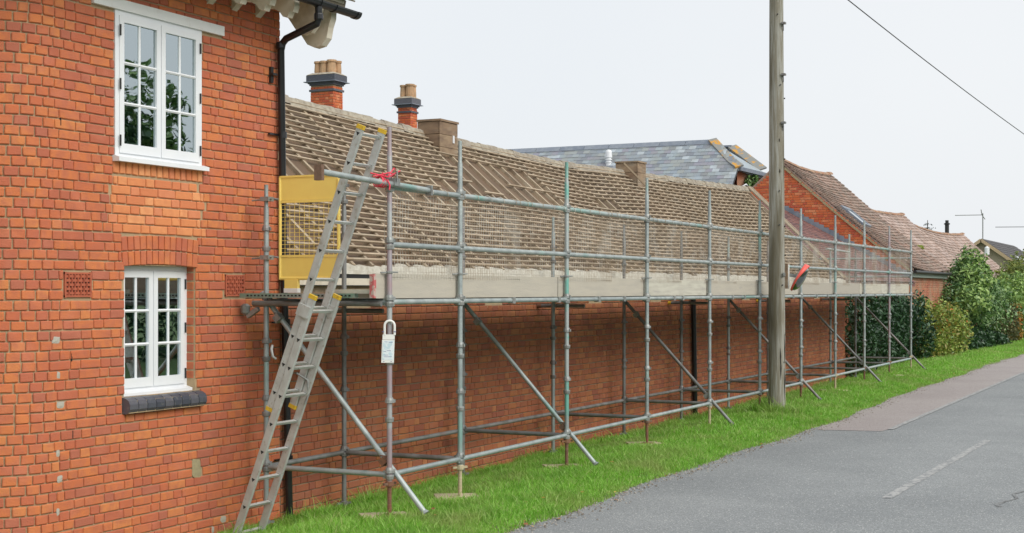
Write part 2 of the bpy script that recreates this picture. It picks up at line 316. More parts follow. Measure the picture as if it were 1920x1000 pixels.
def brick_mesh(wd, ht, proud, var, mat, ring):
    k = (round(wd, 2), round(ht, 3), proud, var, mat.name, ring)
    if k not in BC:
        r = random.Random(hash(k[:4]) & 0xffff); vs, fs = brick_geo(k[0], k[1], proud, r, ring)
        BC[k] = MB().add(vs, fs).mesh('brick', mat)
    return BC[k], k[0]

CAMP = Vector((0, 0, 2))
class Wall:
    """collects bricks of one wall, links the nearest nmax as parts, joins the rest"""
    def __init__(s, parent, mat, nmax=300, ring=4, name='brick', proud=.014): s.p = parent; s.mat = mat; s.n = nmax; s.b = []; s.ring = ring; s.name = name; s.proud = proud
    def put(s, c, n, wd, ht, rot=0.0, show=True):
        y = -Vector(n); z = Vector((0, 0, 1)); x = y.cross(z).normalized()
        if rot:
            q = Matrix.Rotation(rot, 3, y); x = q @ x; z = q @ z
        s.b.append((Vector(c), x, y, z, wd, ht, show))
    def course_rows(s, O, n, s0, s1, z0, z1, ch, blocked, gap=.0095, bond='flemish', seed=1, arc=None):
        """O + t*u; blocked(zmid)-> list of (a,b) in t"""
        r = random.Random(seed); y = -Vector(n); u = y.cross(Vector((0, 0, 1))).normalized(); O = Vector(O); k = 0; z = z0
        while z + ch <= z1 + 1e-6:
            zm = z + ch / 2; off = (k % 2) * .169 + r.uniform(-.02, .02); wav = r.uniform(-.0015, .0015)
            iv = [(s0, s1)]
            for a, b in blocked(zm):
                nv = []
                for p, q in iv:
                    if b <= p or a >= q: nv.append((p, q)); continue
                    if a > p: nv.append((p, a))
                    if b < q: nv.append((b, q))
                iv = nv
            t = s0 - .4 + off; i = 0; seq = []
            while t < s1:
                if bond == 'header': L = .1125
                else:
                    L = .225 if i % 2 == 0 else .1125
                    x = r.random()
                    if x < .06: L = .1125 if L > .2 else .225
                    elif x < .08: L = .17
                seq.append((t, t + L)); t += L; i += 1
            for p, q in iv:
                for a, b in seq:
                    a2, b2 = max(a, p), min(b, q)
                    if b2 - a2 < .035: continue
                    if arc and (a2 + b2) / 2 < arc[0] + .03:
                        nh = max(1, round((b2 - a2) / .105))
                        for h in range(nh):
                            lo = a2 + (b2 - a2) * h / nh; hi = a2 + (b2 - a2) * (h + 1) / nh; th = max(0, (arc[0] - (lo + hi) / 2)) / arc[1]
                            if th > 1.57: continue
                            nn = (-math.sin(th), -math.cos(th), 0); xx = arc[0] + arc[1] * nn[0] if th > 0 else (lo + hi) / 2
                            s.put((xx, arc[2] + arc[1] * nn[1], zm + wav), nn, (hi - lo) - gap * r.uniform(.9, 1.2), ch - gap * r.uniform(.9, 1.2), r.uniform(-.006, .006), show=th < .9)
                        continue
                    g2 = gap * r.uniform(.8, 1.15)
                    s.put(O + u * ((a2 + b2) / 2) + Vector((0, 0, zm + wav + r.uniform(-.001, .001) - O.z)), n, b2 - a2 - g2, ch - gap * r.uniform(.85, 1.2), r.uniform(-.006, .006))
            z += ch; k += 1
    def build(s):
        s.b.sort(key=lambda b: (not b[6], (b[0] - CAMP).length)); r = random.Random(3)
        for c, x, y, z, wd, ht, _ in s.b[:s.n]:
            me, w2 = brick_mesh(wd, ht, s.proud, r.randrange(4), s.mat, s.ring)
            sx = wd / w2; sz = ht / round(ht, 3)
            inst(s.name, me, s.p, Matrix(((x.x * sx, y.x, z.x * sz, c.x), (x.y * sx, y.y, z.y * sz, c.y), (x.z * sx, y.z, z.z * sz, c.z), (0, 0, 0, 1))))
        if len(s.b) > s.n:
            mb = MB()
            for c, x, y, z, wd, ht, _ in s.b[s.n:]:
                vs, fs = brick_geo(wd, ht, s.proud, r, s.ring); mb.add([c + x * v[0] + y * v[1] + z * v[2] for v in vs], fs)
            part(s.name + '_courses', mb, s.mat, s.p, kind='stuff')
def backing(O, n, s0, s1, z0, z1, th, holes):
    """solid wall made of cells around rectangular holes (a,b,c,d) in t,z"""
    y = -Vector(n); u = y.cross(Vector((0, 0, 1))).normalized(); O = Vector((O[0], O[1], 0)); mb = MB()
    ts = sorted({s0, s1, *[v for h in holes for v in h[:2]]}); zs = sorted({z0, z1, *[v for h in holes for v in h[2:]]})
    for a, b in zip(ts, ts[1:]):
        if a < s0 or b > s1: continue
        for c, d in zip(zs, zs[1:]):
            if any(h[0] <= (a + b) / 2 <= h[1] and h[2] <= (c + d) / 2 <= h[3] for h in holes): continue
            mb.obox(O + u * (a + b) / 2 + y * th / 2 + Vector((0, 0, (c + d) / 2)), u, y, (0, 0, 1), (b - a) / 2, th / 2, (d - c) / 2)
    return mb

def gz(x, y):
    """ground height of the verge"""
    far = min(1, max(0, (x - 12) / 22))
    top = .02 + .12 * far
    if x > 36: top = .14 - .10 * min(1, (x - 36) / 20)
    wallz = -.24 + .04 * far
    if x > 34.5: wallz = -.2 + .2 * min(1, (x - 34.5) / 6)
    e = 5.22 + .10 * math.sin(x * .5) * .5 + .04 * math.sin(x * 1.9) + max(0, min(.2, (x - 22) * .02))
    if y <= e: return -.015
    if y <= e + .35: return -.015 + (.03 + .015) * (y - e) / .35
    if y < 6.45: return .03 + (top - .03) * (y - e - .35) / (6.45 - e - .35)
    return top + (wallz - top) * min(1, (y - 6.45) / 1.5)
def road_edge(x): return 5.22 + .05 * math.sin(x * .5) + .04 * math.sin(x * 1.9) + max(0, min(.2, (x - 22) * .02))

# ------------------------------------------------------------------ ground and road
setting('ground', MB().add([(-400, -400, -.45), (900, -400, -.45), (900, 600, -.45), (-400, 600, -.45)], [(0, 1, 2, 3)]), m_land)
mb = MB(); xs = [-60, -20, 0] + list(np.arange(4, 60, .8)) + [70, 90, 130, 200]; ys = [road_edge(0) - 9] ; ys = [4.9, 5.1, 5.3, 5.6, 5.9, 6.2, 6.45, 6.8, 7.2, 7.6, 8.0, 9.5]
for x in xs:
    for y in ys: mb.v.append((x, y, gz(x, y) + (rnd.uniform(-.012, .012) if y > 5.4 else 0)))
n = len(ys)
for i in range(len(xs) - 1):
    for j in range(n - 1): mb.f.append((i * n + j, (i + 1) * n + j, (i + 1) * n + j + 1, i * n + j + 1)); mb.sm.append(True); mb.mi.append(0)
setting('grass_verge', mb, m_soil)
mb = MB(); xs2 = [-60, -10] + list(np.arange(0, 80, .5)) + [120, 200]
for x in xs2:
    e = road_edge(x) + .10 + .05 * math.sin(x * 3.7) + rnd.uniform(-.03, .03)
    for y, z in ((-.7, -.03), (.5, -.005), (2.7, .02), (4.4, .005), (e, -.006)): mb.v.append((x, y, z))
for i in range(len(xs2) - 1):
    for j in range(4): mb.f.append((i * 5 + j, (i + 1) * 5 + j, (i + 1) * 5 + j + 1, i * 5 + j + 1)); mb.sm.append(True); mb.mi.append(0)
setting('road', mb, m_road)
def rz(y): return np.interp(y, [-.7, .5, 2.7, 4.4, 5.4], [-.03, -.005, .02, .005, -.006])
def strip(pts, th=.004):
    mb = MB(); mb.v = [(x, y, rz(y) + th) for x, y in pts]; mb.f = [tuple(range(len(pts)))]; mb.sm = [False]; mb.mi = [0]; return mb
mb = MB(); xs3 = list(np.arange(20.6, 80, .5))
for i, x in enumerate(xs3):
    lo = 4.2 if i > 0 else 4.25
    for y in (lo, 4.4, 4.9, road_edge(x) + .03 + (.0 if i > 0 else -.1)): mb.v.append((x + (0 if i else (y - 4.2) * -.1), y, rz(y) + .004))
for i in range(len(xs3) - 1):
    for j in range(3): mb.f.append((i * 4 + j, (i + 1) * 4 + j, (i + 1) * 4 + j + 1, i * 4 + j + 1)); mb.sm.append(True); mb.mi.append(0)
setting('pink_road_strip', mb, m_redroad)
mb = MB()
for i, x in enumerate(np.arange(20.9, 80, .25)):
    j = rnd.uniform(-.008, .008)
    mb.add([(x, 4.15 + j, rz(4.2) + .008), (x + .25, 4.15, rz(4.2) + .008), (x + .25, 4.23, rz(4.2) + .008), (x, 4.23 + j, rz(4.2) + .008)], [(0, 1, 2, 3)])
setting('road_edge_line', mb, m_line)
def dash(x0, x1):
    mb = MB(); n = 24
    for i in range(n):
        a = x0 + (x1 - x0) * i / n; b = x0 + (x1 - x0) * (i + 1) / n; j = [rnd.uniform(-.006, .006) for _ in range(2)]
        y = 2.82 - .11 * (a - 13.96) / 6; mb.add([(a, y - .05 + j[0], rz(2.8) + .004), (b, y - .05, rz(2.8) + .004), (b, y + .05, rz(2.8) + .004), (a, y + .05 + j[1], rz(2.8) + .004)], [(0, 1, 2, 3)])
    return mb
for x0, x1 in ((13.9, 19.9), (23.9, 29.9), (33.9, 39.9), (3.9, 9.9)): setting('centre_line_dash', dash(x0, x1), m_line)
mb = MB(); px = None
pts = [(13.85 + i * .16, 1.82 + .04 * math.sin(i * 1.3) - .012 * i + rnd.uniform(-.02, .02)) for i in range(14)]
for (a, b) in zip(pts, pts[1:]):
    ww = rnd.uniform(.02, .06); mb.add([(a[0], a[1] - ww, rz(1.8) + .004), (b[0], b[1] - ww, rz(1.8) + .004), (b[0], b[1], rz(1.8) + .004), (a[0], a[1], rz(1.8) + .004)], [(0, 1, 2, 3)])
setting('road_crack', mb, m_crack)
# verge on the near side, behind and below the camera
setting('near_verge', MB().box(-60, 200, -12, -.72, -.3, .12), m_land)

# ------------------------------------------------------------------ brick house on the left
H = thing('brick_house', (10.2, 8.0, -.4), 'tall orange brick house wall with two white casement windows, nearest building on the left', 'house')
CX, HR, HC = 8.365, 11.33, .0775     # start of the curved corner, right-hand corner, course height
HN = (0, -1, 0); HZ0 = -.4
W1 = (9.036, 10.145, 3.075, 4.275); W2 = (9.157, 10.065, 1.13, 2.215)
V1 = (8.467, 8.773, 1.945, 2.145); V2 = (10.478, 10.77, 1.945, 2.145)
LIN = (8.773, 10.44, 4.275, 4.36)
ARCH = (9.125, 10.095, 2.205, 2.47); SOLD = (9.02, 10.165, 2.945, 3.07); SILL = (9.13, 10.13, .985, 1.135)
mb = backing((0, 8, 0), HN, CX, HR, HZ0, 4.78, .33, [W1, (W2[0], W2[1], W2[2], 2.215)])
# curved corner
nseg = 12
for i in range(nseg):
    a0, a1 = [math.pi / 2 * t / nseg for t in (i, i + 1)]
    q = []
    for a in (a0, a1):
        q += [(CX - .55 * math.sin(a), 8.55 - .55 * math.cos(a)), (CX - .22 * math.sin(a), 8.55 - .22 * math.cos(a))]
    v = [(x, y, z) for z in (HZ0, 4.78) for x, y in (q[0], q[1], q[3], q[2])]
    mb.add(v, [(0, 3, 7, 4), (1, 5, 6, 2), (4, 7, 6, 5)])
mb.box(CX - .55, CX - .22, 8.55, 13.5, HZ0, 4.78); mb.box(HR - .33, HR, 8.33, 13.5, HZ0, 4.78); mb.box(CX - .22, HR - .33, 13.2, 13.5, HZ0, 4.78)
for o in (0,): part('side_gable', MB().prism([(HR - .33, 8.33, 4.78), (HR - .33, 13.5, 4.78), (HR - .33, 10.9, 6.9)], (.33, 0, 0)), m_brick, H)
hw = part('wall', mb, m_mortar, H)
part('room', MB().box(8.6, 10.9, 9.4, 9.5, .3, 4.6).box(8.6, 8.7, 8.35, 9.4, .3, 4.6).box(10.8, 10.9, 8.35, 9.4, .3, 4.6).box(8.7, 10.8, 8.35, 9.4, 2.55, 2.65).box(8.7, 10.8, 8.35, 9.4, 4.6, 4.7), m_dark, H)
PATCHX = lambda z: (8.99 + .03 * math.sin(z * 31), 10.17 + .05 * math.sin(z * 23 + 1))
def blk(z, patch=False):
    r = []
    if W1[2] - .02 < z < W1[3]: r.append((W1[0] - .0, W1[1]))
    if W2[2] < z < ARCH[2]: r.append((W2[0], W2[1]))
    for V in (V1, V2):
        if V[2] - .01 < z < V[3] + .01: r.append((V[0], V[1]))
    if LIN[2] - .01 < z < LIN[3]: r.append((LIN[0], LIN[1]))
    if ARCH[2] < z < ARCH[3]: r.append((ARCH[0], ARCH[1]))
    if SILL[2] < z < SILL[3]: r.append((SILL[0], SILL[1]))
    if ARCH[3] < z < W1[2]: r.append(PATCHX(z) if z < SOLD[2] else (SOLD[0], SOLD[1]))
    if .36 < z < .53: r.append((10.02, 10.13))
    return r
Wl = Wall(hw, m_brick, 300, 8)
Wl.course_rows((0, 8, 0), HN, CX - .9, HR - .004, HZ0, 4.75, HC, blk, seed=5, arc=(CX, .55, 8.55))
Wl.build()
# brighter infill between the windows
Wp = Wall(hw, m_brick_new, 300, 8, 'infill_brick')
def blk2(z):
    if z < ARCH[3] or z > SOLD[2]: return [(8, 12)]
    a, b = PATCHX(z); return [(8, a + .004), (b - .004, 12)]
Wp.course_rows((0, 8, 0), HN, 8.9, 10.4, HZ0, 4.75, HC, blk2, seed=9)
n = 15
for i in range(n):
    x = SOLD[0] + (SOLD[1] - SOLD[0]) * (i + .5) / n; Wp.put((x, 8, (SOLD[2] + SOLD[3]) / 2 - .002), HN, .066, .112, rnd.uniform(-.02, .02))
Wp.build()
Wa = Wall(hw, m_brick, 300, 8, 'arch_brick')
for ring in range(2):
    n = 13
    for i in range(n):
        t = (i + .5) / n * 2 - 1; x = 9.61 + t * .485 * (1 + .02 * ring); zc = 2.275 + ring * .125 - .022 * t * t
        Wa.put((x, 7.998, zc), HN, .064, .116, t * .10 + rnd.uniform(-.01, .01))
Wa.build()
part('arch_soffit', MB().box(9.157, 10.065, 8.0, 8.33, 2.206, 2.23), m_mortar, H)
# right-hand reveal of the lower window in brick
Wr = Wall(hw, m_brick, 300, 4, 'reveal_brick', proud=.004)
z = HZ0; k = 0
while z < 2.2:
    if z > 1.16: Wr.put((10.065, 8.06, z + HC / 2), (-1, 0, 0), .10 if k % 2 else .10, HC - .01)
    z += HC; k += 1
Wr.build()
# blue brick sill
for i in range(9):
    x0 = SILL[0] + (SILL[1] - SILL[0]) * i / 9 + .004; x1 = SILL[0] + (SILL[1] - SILL[0]) * (i + 1) / 9 - .004
    prof = [(8.1, 1.0), (7.955, .99), (7.93, 1.005), (7.915, 1.03), (7.915, 1.07), (7.93, 1.10), (7.96, 1.118), (8.1, 1.145)]
    dz = rnd.uniform(-.003, .003)
    part('sill_brick', MB().prism([(x0, y, z + dz) for y, z in prof], (x1 - x0, 0, 0)), m_blue_brick, hw)
part('sill_joint', MB().box(SILL[0] + .01, SILL[1] - .01, 7.93, 8.05, 1.0, 1.10), m_mortar, hw)
# lintel
part('lintel', MB().box(LIN[0], LIN[1], 7.965, 8.1, LIN[2], LIN[3]), m_lintel, H)
# air bricks of woven pattern
for V in (V1, V2):
    mb = MB().box(V[0] + .005, V[1] - .005, 7.984, 8.06, V[2] + .003, V[2] + .018).box(V[0] + .005, V[1] - .005, 7.984, 8.06, V[3] - .018, V[3] - .003)
    mb.box(V[0] + .005, V[0] + .022, 7.983, 8.06, V[2], V[3]).box(V[1] - .022, V[1] - .005, 7.983, 8.06, V[2], V[3])
    for i in range(5):
        zc = V[2] + .018 + (V[3] - V[2] - .036) * (i + .5) / 5
        for j in range(8):
            a = V[0] + .022 + (V[1] - V[0] - .044) * j / 8; b = V[0] + .022 + (V[1] - V[0] - .044) * (j + 1) / 8
            o = -.020 if (i + j) % 2 else -.008; mb.box(a, b, 8.0 + o, 8.02 + o, zc - .010, zc + .010)
    for j in range(1, 8):
        xc = V[0] + .022 + (V[1] - V[0] - .044) * j / 8; mb.box(xc - .007, xc + .007, 7.985, 8.02, V[2] + .018, V[3] - .018)
    va = part('air_brick', mb, m_terra, H, 'woven terracotta grille')
    part('vent_shade', MB().box(V[0] + .01, V[1] - .01, 7.9965, 8.04, V[2] + .01, V[3] - .01), m_dark, va)  # dark box imitates shade behind the grille, wall is not cut
# round mortar patch, repair smears, salt bloom on the wall
def blob(cx, cz, rx, rz_, th, mat, name, y=8.0, n=18, seed=0):
    r = random.Random(seed); pts = []
    for i in range(n):
        a = 2 * math.pi * i / n; k = r.uniform(.85, 1.12); p = .6
        cs, sn = math.cos(a), math.sin(a)
        pts.append((cx + rx * k * math.copysign(abs(cs) ** p, cs), y - th, cz + rz_ * k * math.copysign(abs(sn) ** p, sn)))
    c = [(cx, y - th - .004, cz)]; b = [(p[0] + (p[0] - cx) * .08, y + .01, p[2] + (p[2] - cz) * .08) for p in pts]
    mb = MB().add(c + pts + b, [(0, i + 1, (i + 1) % n + 1) for i in range(n)] + [(i + 1, i + 1 + n, (i + 1) % n + 1 + n, (i + 1) % n + 1) for i in range(n)])
    return part(name, mb, mat, hw)
blob(10.075, .447, .062, .088, .013, m_patch, 'mortar_patch', seed=4)
for i, (x, z) in enumerate(((8.40, .75), (8.42, .55), (8.43, 1.12), (8.40, .30), (8.44, .04), (10.45, -.05), (10.3, -.12), (10.75, .02), (8.38, 1.62), (8.405, 1.35))):
    blob(x, z, .018 + .012 * (i % 3), .028, .0145, m_grey_mortar, 'mortar_smear', seed=i, n=10)
for x, z in ((8.43, 3.30), (8.55, 1.48), (8.56, .88)): part('putlog_hole', MB().box(x - .005, x + .005, 7.9855, 7.99, z - .03, z + .03), m_dark, hw)

def casement(X0, X1, Z0, Z1, yf, sill, name='window', arch=False):
    f = .055; mb = MB(); xm = (X0 + X1) / 2
    mb.box(X0, X0 + f, yf, yf + .09, Z0, Z1).box(X1 - f, X1, yf, yf + .09, Z0, Z1).box(X0 + f, X1 - f, yf, yf + .09, Z1 - f, Z1).box(X0 + f, X1 - f, yf, yf + .09, Z0, Z0 + f)
    mb.box(xm - .022, xm + .022, yf - .002, yf + .088, Z0 + f, Z1 - f)
    win = part(name, mb, m_white, H)
    part('sill', MB().prism([(X0 - .02, yf + .05, Z0 - .03), (X0 - .02, yf - .06, Z0 - .03), (X0 - .02, yf - .06, Z0 + .004), (X0 - .02, yf - .005, Z0 + .02), (X0 - .02, yf + .05, Z0 + .02)], (X1 - X0 + .05, 0, 0)), m_white, win)
    for a, b in ((X0 + f - .012, xm - .004), (xm + .004, X1 - f + .012)):
        s = .052; mb = MB(); z0, z1 = Z0 + f - .012, Z1 - f + .012; y0 = yf - .012
        mb.box(a, a + s, y0, y0 + .05, z0, z1).box(b - s, b, y0, y0 + .05, z0, z1).box(a + s, b - s, y0, y0 + .05, z1 - s, z1).box(a + s, b - s, y0, y0 + .05, z0, z0 + s * 1.5)
        g0, g1, h0, h1 = a + s, b - s, z0 + s * 1.5, z1 - s
        xc = (g0 + g1) / 2
        bar = lambda p0, p1: mb.prism([p0[0], p0[1], p0[2], p0[3]], p1)
        yy = y0 + .006
        mb.prism([(xc - .014, yy + .03, h0), (xc - .012, yy + .006, h0), (xc, yy - .002, h0), (xc + .012, yy + .006, h0), (xc + .014, yy + .03, h0)], (0, 0, h1 - h0))
        for i in (1, 2):
            zc = h0 + (h1 - h0) * i / 3
            mb.prism([(g0, yy + .029, zc - .014), (g0, yy + .004, zc - .012), (g0, yy - .004, zc), (g0, yy + .004, zc + .012), (g0, yy + .029, zc + .014)], (g1 - g0, 0, 0))
        sash = part('sash', mb, m_white, H)
        for i in range(3):
            for (p, q) in ((g0, xc), (xc, g1)):
                part('pane', MB().box(p - .004, q + .004, yy + .012 + .0005 * i, yy + .016 + .0005 * i, h0 + (h1 - h0) * i / 3 - .004, h0 + (h1 - h0) * (i + 1) / 3 + .004), m_glass, sash)
    for xh in (X0 + f - .014, X1 - f + .014):
        for t in (.08, .5, .9):
            zc = Z0 + f + (Z1 - Z0 - 2 * f) * t; part('hinge', MB().tube((xh, yf - .02, zc - .045), (xh, yf - .02, zc + .045), .008, 8), m_iron, win)
    return win
casement(W1[0] + .002, W1[1] - .002, W1[2], W1[3], 7.985, True)
casement(W2[0] + .002, W2[1] - .002, W2[2] + .02, 2.204, 8.085, True)
part('curtain', MB().box(10.27, 10.46, 8.45, 8.47, 3.0, 4.4), m_curtain, H)
part('blind', MB().box(10.1, 10.25, 8.75, 8.76, 3.0, 4.4), m_blind, H)

# house roof: corbelled rafter feet, gutter, tiles
for i, x in enumerate((8.2, 8.55, 8.91, 9.26, 9.55, 9.9, 10.26, 10.61, 10.97)):
    pr = [(8.0, 4.74), (7.56, 4.74), (7.55, 4.60), (7.57, 4.545), (7.60, 4.56), (7.63, 4.50), (7.68, 4.51), (7.72, 4.56), (7.80, 4.60), (7.90, 4.61), (8.0, 4.52)]
    part('rafter_foot', MB().prism([(x - .04, y, z) for y, z in pr], (.08, 0, 0)), m_cream, H)
pr = [(8.05, 4.9), (7.52, 4.74), (7.53, 4.58), (7.56, 4.50), (7.58, 4.40), (7.64, 4.33), (7.72, 4.315), (7.80, 4.35), (7.88, 4.46), (8.05, 4.68)]
part('verge_bracket', MB().prism([(11.50, y, z) for y, z in pr], (.09, 0, 0)), m_cream, H)
part('verge_bracket', MB().prism([(11.36, y + .02, z + .10) for y, z in pr], (.06, 0, 0)), m_cream, H)
part('soffit', MB().box(7.6, 11.68, 7.5, 8.34, 4.742, 4.775), m_cream, H)
mb = MB(); gp = []
for i in range(13):
    a = math.pi * i / 12; gp.append((0, -math.cos(a) * .056, -math.sin(a) * .056))
outer = [(7.4, 7.45 + p[1], 4.675 + p[2]) for p in gp]; inner = [(7.4, 7.45 + p[1] * .93, 4.675 + p[2] * .93) for p in reversed(gp)]
gut = part('gutter', mb.prism(outer + inner, (11.80 - 7.4, 0, 0)), m_black, H)
for x in (8.3, 9.4, 10.5, 11.17, 11.42, 11.79):
    m2 = MB(); m2.prism([(x - .02, 7.45 + p[1] * 1.12, 4.675 + p[2] * 1.12) for p in gp] + [(x - .02, 7.45 + p[1] * 1.0, 4.675 + p[2] * 1.0) for p in reversed(gp)], (.04, 0, 0)); part('gutter_bracket', m2, m_black, gut)
part('gutter_end', MB().prism([(11.80, 7.45 + p[1] * 1.1, 4.675 + p[2] * 1.1) for p in gp], (.03, 0, 0)), m_black, gut)
dp = part('downpipe', MB().path([(11.17, 7.45, 4.63), (11.17, 7.45, 4.52), (11.175, 7.47, 4.47), (11.24, 7.86, 4.37), (11.25, 7.91, 4.33), (11.255, 7.93, 4.26), (11.30, 7.93, 2.2), (11.40, 7.93, -.26)], .034, 14), m_black, H)
for z in (3.47, 1.7, .4):
    x = 11.255 + (4.26 - z) / 4.5 * .145
    part('pipe_bracket', MB().lathe((x, 7.93, z - .03), [(.041, 0), (.041, .06)], 14).box(x - .17, x, 7.955, 7.975, z - .008, z + .008), m_black, dp)
for (z, x) in ((4.33, 11.245), (4.55, 11.17)):
    y = 7.93 if z < 4.4 else 7.45; part('pipe_collar', MB().lathe((x, y, z - .05), [(.040, 0), (.043, .01), (.043, .05), (.040, .06)], 14), m_black, dp)
part('wall_stay', MB().box(11.14, 11.18, 7.96, 7.985, 3.95, 4.10).box(11.13, 11.2, 7.93, 7.96, 4.02, 4.04), m_iron, H)
mb = MB(); mb.prism([(7.3, 7.5, 4.78), (7.3, 10.9, 7.1), (7.3, 14, 4.98), (7.3, 14, 4.9), (7.3, 10.9, 6.98), (7.3, 7.52, 4.70)], (11.72 - 7.3, 0, 0))
hroof = part('roof', mb, m_tile_brown, H)

def tiles(parent, fmap, s0, s1, v0, v1, gauge, wd, mat, nmax, name='tile', th=.014, seed=2, lift=1.9, lengthf=1.45, jit=.004):
    """fmap(s, v, w) -> world point; v runs up the slope"""
    r = random.Random(seed); L = []; k = 0; v = v0
    while v < v1 - gauge * .3:
        s = s0 - (wd / 2 if k % 2 else 0)
        while s < s1:
            a, b = max(s, s0), min(s + wd - .004, s1)
            if b - a > wd * .2: L.append((a, b, v + r.uniform(-jit, jit), min(v + gauge * lengthf, v1 + .02), r.uniform(0, jit * 1.5)))
            s += wd
        v += gauge; k += 1
    def geo(t):
        a, b, p, q, u = t; h = th * lift + u
        P = [fmap(a, p, h - th), fmap(b, p, h - th), fmap(b, q, .002), fmap(a, q, .002), fmap(a, p, h), fmap(b, p, h), fmap(b, q, th * .9), fmap(a, q, th * .9)]
        return P, [(4, 5, 6, 7), (0, 1, 5, 4), (1, 2, 6, 5), (3, 0, 4, 7), (0, 3, 2, 1)]
    L.sort(key=lambda t: (fmap((t[0] + t[1]) / 2, t[2], 0) - CAMP).length)
    for t in L[:nmax]: part(name, MB().add(*geo(t)), mat, parent)
    if len(L) > nmax:
        mb = MB()
        for t in L[nmax:]: mb.add(*geo(t))
        part(name + '_courses', mb, mat, parent, kind='stuff')
def plane_map(P0, U, V):
    P0 = Vector(P0); U = Vector(U).normalized(); V = Vector(V).normalized(); N = U.cross(V).normalized()
    if N.z < 0: N = -N
    return lambda s, v, w: P0 + U * s + V * v + N * w
tiles(hroof, plane_map((7.3, 7.44, 4.755), (1, 0, 0), (0, 3.4, 2.32)), 3.4, 4.46, 0, 1.0, .10, .165, m_tile_brown, 120, jit=.008)

# ------------------------------------------------------------------ long low building being re-roofed
OB = thing('brick_outbuilding', (23, 8.0, -.35), 'long low brick building with its roof stripped to battens and rafters, behind the scaffold', 'building')
XE = 34.4
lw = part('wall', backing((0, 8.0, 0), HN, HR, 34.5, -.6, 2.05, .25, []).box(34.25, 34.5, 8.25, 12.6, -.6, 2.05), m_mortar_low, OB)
vents = [12.49, 15.6, 18.83, 21.3, 26.2, 28.9, 31.6]
def vb(z):
    r = []
    if 1.79 < z < 2.02: r += [(x, x + .47) for x in vents]
    return r
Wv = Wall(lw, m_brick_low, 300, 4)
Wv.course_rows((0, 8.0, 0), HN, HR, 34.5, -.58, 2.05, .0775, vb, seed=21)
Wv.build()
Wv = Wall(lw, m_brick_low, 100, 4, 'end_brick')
for x in vents:
    mb = MB(); z0, z1 = 1.79, 2.02
    mb.box(x + .005, x + .465, 7.99, 8.0 + .05, z0, z0 + .02).box(x + .005, x + .465, 7.99, 8.05, z1 - .02, z1)
    nx = 18; nz = 8
    for i in range(nx + 1): xc = x + .012 + .446 * i / nx; mb.box(xc - .006, xc + .006, 7.991, 8.03, z0 + .02, z1 - .02)
    for i in range(1, nz): zc = z0 + .02 + (z1 - z0 - .04) * i / nz; mb.box(x + .012, x + .458, 7.993, 8.03, zc - .007, zc + .007)
    va = part('air_brick', mb, m_buffvent, OB, 'buff clay vent grille'); part('vent_shade', MB().box(x + .01, x + .46, 7.9965, 8.04, z0 + .01, z1 - .01), m_dark, va)  # dark box on the uncut wall imitates shade behind the bars
# eaves: soffit board, black strip imitating shade in the open gap, ragged bedding
part('eaves_board', MB().box(HR + .02, 34.5, 7.93, 8.02, 2.055, 2.125), m_cream, OB)
part('eaves_gap_shade', MB().box(HR + .02, 34.4, 7.95, 8.0, 2.128, 2.165), m_black, OB)
mb = MB(); x = HR + .02; pz = 2.27
while x < XE:
    L = rnd.uniform(.05, .14); z1 = 2.255 + rnd.uniform(-.02, .03); x2 = min(x + L, XE)
    mb.add([(x, 7.93, 2.168), (x2, 7.93, 2.168), (x2, 7.94, z1), (x, 7.94, pz), (x, 8.05, 2.168), (x2, 8.05, 2.168), (x2, 8.05, z1 + .02), (x, 8.05, pz + .02)],
           [(0, 1, 2, 3), (3, 2, 6, 7), (0, 4, 5, 1)]); pz = z1; x = x2
part('eaves_bedding', mb, m_bed, OB)
RX = [11, 14.73, 16.77, 17.94, 19.32, 21.07, 23.12, 24.93, 27.17, 30.13, 34.12, 35]; RZ = [4.5, 4.40, 4.345, 4.33, 4.29, 4.275, 4.26, 4.32, 4.36, 4.43, 4.54, 4.56]
YR, YE, ZE = 10.3, 7.96, 2.27
def rf(x, u, w=0.0):
    """point on the stripped slope: u 0 eaves, 1 ridge, w off the slope"""
    zr = float(np.interp(x, RX, RZ)) - .03; sag = -.05 * math.sin(math.pi * u) * (1 + .4 * math.sin(x * .9))
    z = ZE + (zr - ZE) * u + sag; y = YE + (YR - YE) * u
    return Vector((x, y - w * .66, z + w * .75))
roof = part('roof', MB().add([(HR + .02, YR + .02, 4.12), (XE, YR + .02, 4.12), (XE, 12.6, 2.3), (HR + .02, 12.6, 2.3)], [(0, 1, 2, 3)]).prism([(HR + .02, 12.6, 2.2), (HR + .02, YR + .02, 4.04), (HR + .02, YR + .02, 4.12), (HR + .02, 12.6, 2.3)], (XE - HR, 0, 0)), m_tile_dark, OB, 'far slope still tiled')
rows = 29; battens = 0
rx = []; x = HR + .12
while x < XE - .05: rx.append(x); x += .385 + rnd.uniform(-.02, .02)
for i, x in enumerate(rx):
    mb = MB(); lean = rnd.uniform(-.03, .03)
    for j in range(5):
        a, b = j / 5, (j + 1) / 5; pa, pb = rf(x + lean * a, a, -.055), rf(x + lean * b, b, -.055)
        mb.beam(pa, pb + (pb - pa) * .01, .05, .10, up=(0, -.66, .75))
    part('rafter', mb, m_rafter, roof)
for i in range(len(rx) - 1):
    a, b = rx[i] + .01, rx[i + 1] - .01; d = rnd.uniform(-.035, -.055); mb = MB()
    vs = []; m = 5
    for j in range(m + 1): vs += [rf(a, j / m, d - .03), rf(b, j / m, d - .03), rf(b, j / m, d), rf(a, j / m, d)]
    fs = []
    for j in range(m): q = j * 4; fs += [(q + 3, q + 2, q + 6, q + 7), (q + 1, q, q + 4, q + 5)]
    part('lining_panel', mb.add(vs, fs), m_lining, roof)
